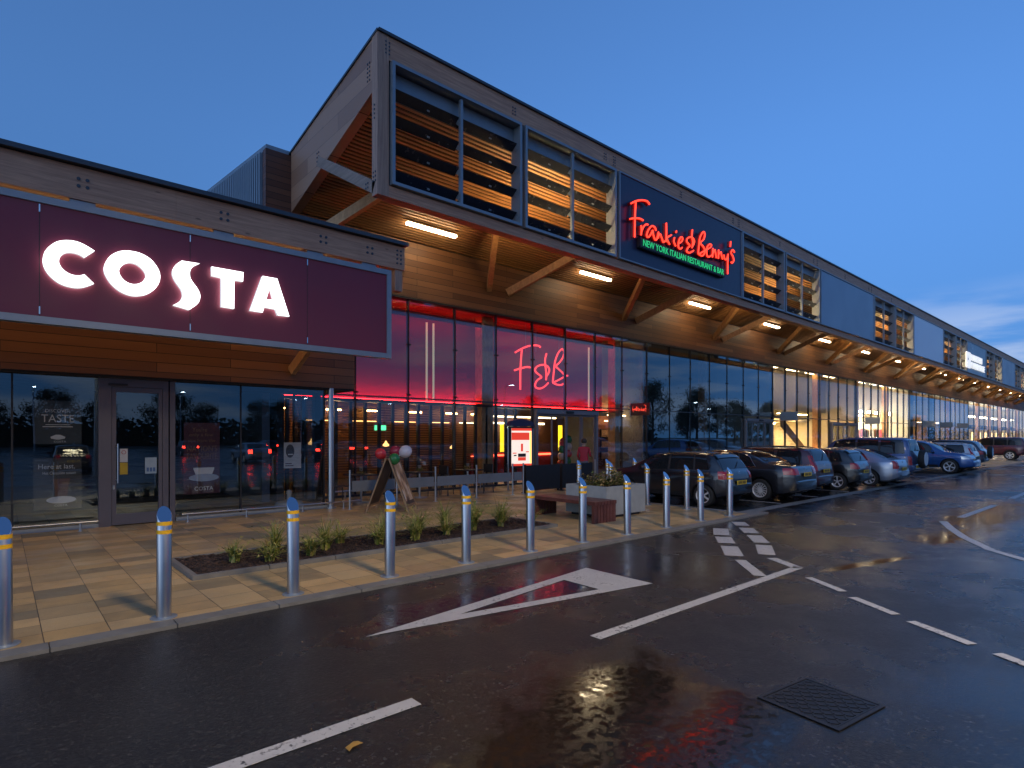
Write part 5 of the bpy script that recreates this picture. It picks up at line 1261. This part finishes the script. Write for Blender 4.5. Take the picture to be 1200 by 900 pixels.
row = [
 ('black small hatchback with a red tail lamp, parked nearest the bollards', 13.95, 7.08, HATCH, NAVYB, dict(spokes=6)),
 ('black saloon with chrome window trim and many-spoked wheels beside the small hatchback', 16.4, 6.45, SEDAN, (.012,.012,.016), dict(chromed=True, spokes=15)),
 ('dark maroon estate car with black roof rails beside the black saloon', 18.9, 6.88, ESTATE, (.060,.010,.014), dict(rails=True, dark=True)),
 ('black five-spoke hatchback between the maroon estate and the silver-blue car', 21.5, 6.6, HATCH, (.012,.012,.014), dict(spokes=5, style='twin')),
 ('silver-blue fastback car with tall red tail lamps', 23.8, 6.1, FASTBACK, (.24,.28,.36), dict(spokes=7)),
 ('tall metallic blue four-wheel drive with a spare wheel on its back door', 26.3, 6.3, BIG4X4, (.045,.075,.19), dict(spare=1, spokes=6)),
 ('bright blue sport utility car parked nose-out with its headlights to the road', 34.7, 10.3, SUV, (.01,.075,.26), dict(spokes=5, style='twin', flip=True)),
 ('silver estate car with dark windows beyond the bright blue car', 37.35, 6.35, ESTATE, (.42,.43,.46), dict(rails=True, spokes=7)),
 ('dark blue off-roader with a covered spare wheel at the end of the row', 40.4, 6.5, SUV, (.016,.022,.045), dict(spare=2, spokes=6)),
 ('maroon people carrier parked alone beyond the buff crossing', 58.0, 6.9, BIG4X4, (.085,.012,.018), dict(spokes=6))]
cars = []
for lab, x, yr, K, col, kw in row:
    kw = dict(kw); fl = kw.pop('flip', False); cars.append(car(lab, x, yr, math.pi if fl else 0, col, K, **kw))
# ---- the car park behind the viewpoint, seen mirrored in the shop glass
brk = glow('brake_lamp', (1,.03,.015), 14.)
for i, (x, y, k) in enumerate([(13.5,-34,0),(22,-37,3),(30,-40,1),(13,-13,4),(18,-14,0),(22.5,-13.5,1),(-1.2,-3.2,1),(2.6,-3.0,3)]):
    c = dup(cars[k], None, (x, y-4.3 if i > 5 else y, 0), math.pi, None); c['label'] = ('car across the car park with red brake lamps lit, seen mirrored in the café glass' if i < 6 else ('dark car parked across the lane behind the viewpoint, %s one' % ('saloon' if k == 1 else 'hatchback'))); c['group'] = 'cars across the car park'
    if i < 6:
        for ch in c.children:
            if ch.name.startswith('tail_lamp'): ch.material_slots[0].link = 'OBJECT'; ch.material_slots[0].material = brk
def tree_meshes(seed, h):
    rnd = random.Random(seed); t = MB(); lv = MB(); t.tube([(0,0,-.1),(.1,0,h*.2),(0,.1,h*.42),(.1,0,h*.8)], [.28,.22,.16,.04], 8); cl = []
    for k in range(22):
        a = rnd.uniform(0, 6.28); z = h*rnd.uniform(.28,.95); rr = h*.36*math.sin(math.pi*min(.97, max(.1, (z/h-.12)/.9)))*rnd.uniform(.4,1.05)
        c = Vector((rr*math.cos(a), rr*math.sin(a), z)); cl.append(c); t.tube([(0,0,z*.7), tuple(c*.6+Vector((0,0,z*.32))), tuple(c)], [.08,.05,.02], 5)
    for c in cl:
        s = h*rnd.uniform(.09,.16)
        for q in range(210):
            d = Vector((rnd.gauss(0,1), rnd.gauss(0,1), rnd.gauss(0,.8)))*s*.6; p = c+d; u = Vector((rnd.uniform(-1,1), rnd.uniform(-1,1), rnd.uniform(-1,1))).normalized()*h*.017; w = u.cross(Vector((rnd.uniform(-1,1), rnd.uniform(-1,1), rnd.uniform(-1,1)))).normalized()*h*.009
            lv.quad(p-u, p+w, p+u, p-w)
    return t, lv
tr0 = []
for s, h in ((1,7.),(2,8.5),(3,10.)):
    r_ = empty('broadleaf_tree', 'dark broadleaf tree far across the car park, seen mirrored in the shop glass', 'tree', (0,0,0), 0, 'trees across the car park'); a, b = tree_meshes(s, h); a.build('trunk', M['bark'], r_); b.build('crown', M['tree_leaf'], r_); tr0.append(r_)
rt = random.Random(5); n = 0; x = -70.
while x < 330:
    y = (-84-rt.uniform(0,18)) if x < 66 else -44-rt.uniform(0,14)
    if n < 3: tr0[n].location = (x, y, 0)
    else: dup(tr0[rt.randrange(3)], None, (x, y, 0), rt.uniform(0,6.3)).scale = (1.15, 1.15, rt.uniform(.85,1.2)*(1 if x < 66 else 1.15))
    n += 1; x += rt.uniform(5.5, 9.)*(1 if x < 66 else 1.15)
hd = MB()
for k in range(22000):
    hx = rt.uniform(-90,200) if k % 3 else rt.uniform(120,900); p = Vector((hx, (-108 if hx < 200 else -75)+rt.uniform(-2,2), rt.uniform(0,6.0 if hx < 200 else 11.)*rt.uniform(.5,1))); a = rt.uniform(0,6.28); u = Vector((math.cos(a), math.sin(a)*.4, rt.uniform(-.6,.6)))*.75; w = Vector((-.2, .3, 1)).normalized()*.42
    hd.quad(p-u, p+w, p+u, p-w)
tag(hd.build('hedge', M['tree_leaf']), 'dark hedge along the far side of the car park', 'hedge', None, 'stuff')
def lamp_post(loc, rz, label):
    l = empty('lamp_post', label, 'street lamp', loc, rz, 'lamp posts across the car park'); MB().tube([(0,0,0),(0,0,7.4),(0,.15,7.6),(0,1.0,7.7)], [.09,.06,.05,.04], 8).build('pole', M['galv'], l); MB().box(-.16,.16,.8,1.5,7.68,7.80).build('lantern', M['metal_dk'], l); MB().box(-.13,.13,.85,1.45,7.655,7.678).build('lens', glow('lamp_lens', (.85,.95,1), 26.), l); return l
l0 = None
for i, p in enumerate([(90,-24),(112,-34),(44,-20),(70,-52),(35,-62),(52,-62),(18,-60),(3,-62)]):
    if l0 is None: l0 = lamp_post((*p, 0), 0, 'lit lamp post across the car park, seen mirrored in the shop glass')
    else: dup(l0, None, (*p, 0), rt.uniform(-.3,.3))

lp = dup(l0, None, (3.3,-5.6,0), 0, 'lit lamp post just across the lane, seen mirrored in the café glass')
lp.scale = (1,1,1.22)
pl_ = bpy.data.lights.new('lantern_light', 'SPOT'); pl_.energy = 2500; pl_.color = (1,.74,.42); pl_.shadow_soft_size = .9; pl_.spot_size = R(160); pl_.spot_blend = .5
po = bpy.data.objects.new('lantern_light', pl_); C.objects.link(po); po.parent = lp; po.location = (0,1.15,7.6); po.rotation_euler = (0,0,0)

# ------------------------------------------------------------------ world, camera
w = bpy.data.worlds.new('World'); bpy.context.scene.world = w; w.use_nodes = True; nt = w.node_tree; bg = nt.nodes['Background']
sky = nt.nodes.new('ShaderNodeTexSky'); sky.sky_type = 'NISHITA'; sky.sun_disc = False; sky.sun_elevation = R(8); sky.sun_rotation = R(256); sky.altitude = 60; sky.air_density = 1.0; sky.dust_density = 2.5; sky.ozone_density = 6.0
tc = nt.nodes.new('ShaderNodeTexCoord'); mp = nt.nodes.new('ShaderNodeMapping'); mp.inputs['Scale'].default_value = (1.6,1.6,9); nt.links.new(tc.outputs['Generated'], mp.inputs[0])
nz = nt.nodes.new('ShaderNodeTexNoise'); nz.inputs['Scale'].default_value = 2.1; nz.inputs['Detail'].default_value = 6; nt.links.new(mp.outputs[0], nz.inputs['Vector'])
sp = nt.nodes.new('ShaderNodeSeparateXYZ'); nt.links.new(tc.outputs['Generated'], sp.inputs[0])
lift = nt.nodes.new('ShaderNodeVectorMath'); lift.operation = 'MULTIPLY_ADD'; lift.inputs[1].default_value = (1,1,.72); lift.inputs[2].default_value = (0,0,.26); nt.links.new(tc.outputs['Generated'], lift.inputs[0])
nrm = nt.nodes.new('ShaderNodeVectorMath'); nrm.operation = 'NORMALIZE'; nt.links.new(lift.outputs[0], nrm.inputs[0]); nt.links.new(nrm.outputs[0], sky.inputs[0])
def mr(a, b, c, d, src):
    m = nt.nodes.new('ShaderNodeMapRange'); m.interpolation_type = 'SMOOTHSTEP'
    for i, v in enumerate((a, b, c, d)): m.inputs[i+1].default_value = v
    nt.links.new(src, m.inputs[0]); return m.outputs[0]
def mul(a, b):
    m = nt.nodes.new('ShaderNodeMath'); m.operation = 'MULTIPLY'; nt.links.new(a, m.inputs[0]); nt.links.new(b, m.inputs[1]); return m.outputs[0]
cloud = mul(mul(mr(.47,.62,0,.75,nz.outputs[0]), mr(.22,.12,0,1,sp.outputs[2])), mr(0,.04,0,1,sp.outputs[2]))
mx = nt.nodes.new('ShaderNodeMix'); mx.data_type = 'RGBA'; nt.links.new(cloud, mx.inputs[0])
bank = nt.nodes.new('ShaderNodeHueSaturation'); bank.inputs['Saturation'].default_value = .95; nt.links.new(mr(.0,.45,.70,1.15,sp.outputs[2]), bank.inputs['Value']); nt.links.new(sky.outputs[0], bank.inputs['Color']); nt.links.new(bank.outputs[0], mx.inputs[6])
hs = nt.nodes.new('ShaderNodeHueSaturation'); hs.inputs['Saturation'].default_value = .5; hs.inputs['Value'].default_value = 1.15; nt.links.new(bank.outputs[0], hs.inputs['Color']); nt.links.new(hs.outputs[0], mx.inputs[7])
nt.links.new(mx.outputs[2], bg.inputs[0]); bg.inputs[1].default_value = .15
sl = bpy.data.lights.new('sun', 'SUN'); sl.energy = .02; sl.angle = R(20); sl.color = (.7,.8,1); so = bpy.data.objects.new('sun', sl); C.objects.link(so); so.rotation_euler = (R(80), 0, R(-35))
cam = bpy.data.cameras.new('camera'); cam.sensor_width = 36; cam.sensor_fit = 'HORIZONTAL'; cam.lens = 36*678/1200.; cam.shift_y = 62/1200.; cam.clip_end = 3000; cam.clip_start = .05
co = bpy.data.objects.new('camera', cam); C.objects.link(co); co.location = (0,0,CAMH); co.rotation_euler = (R(90), 0, -math.asin(CS)); bpy.context.scene.camera = co
s = bpy.context.scene; s.render.engine = 'CYCLES'; s.view_settings.view_transform = 'Standard'; s.view_settings.look = 'None'; s.view_settings.exposure = 1.0; s.view_settings.gamma = 1
s.cycles.max_bounces = 7; s.cycles.diffuse_bounces = 3; s.cycles.glossy_bounces = 4; s.cycles.transmission_bounces = 4; s.cycles.transparent_max_bounces = 16; s.cycles.sample_clamp_indirect = 4.; s.cycles.caustics_reflective = False; s.cycles.caustics_refractive = False
s.cycles.use_denoising = True; s.cycles.use_light_tree = True
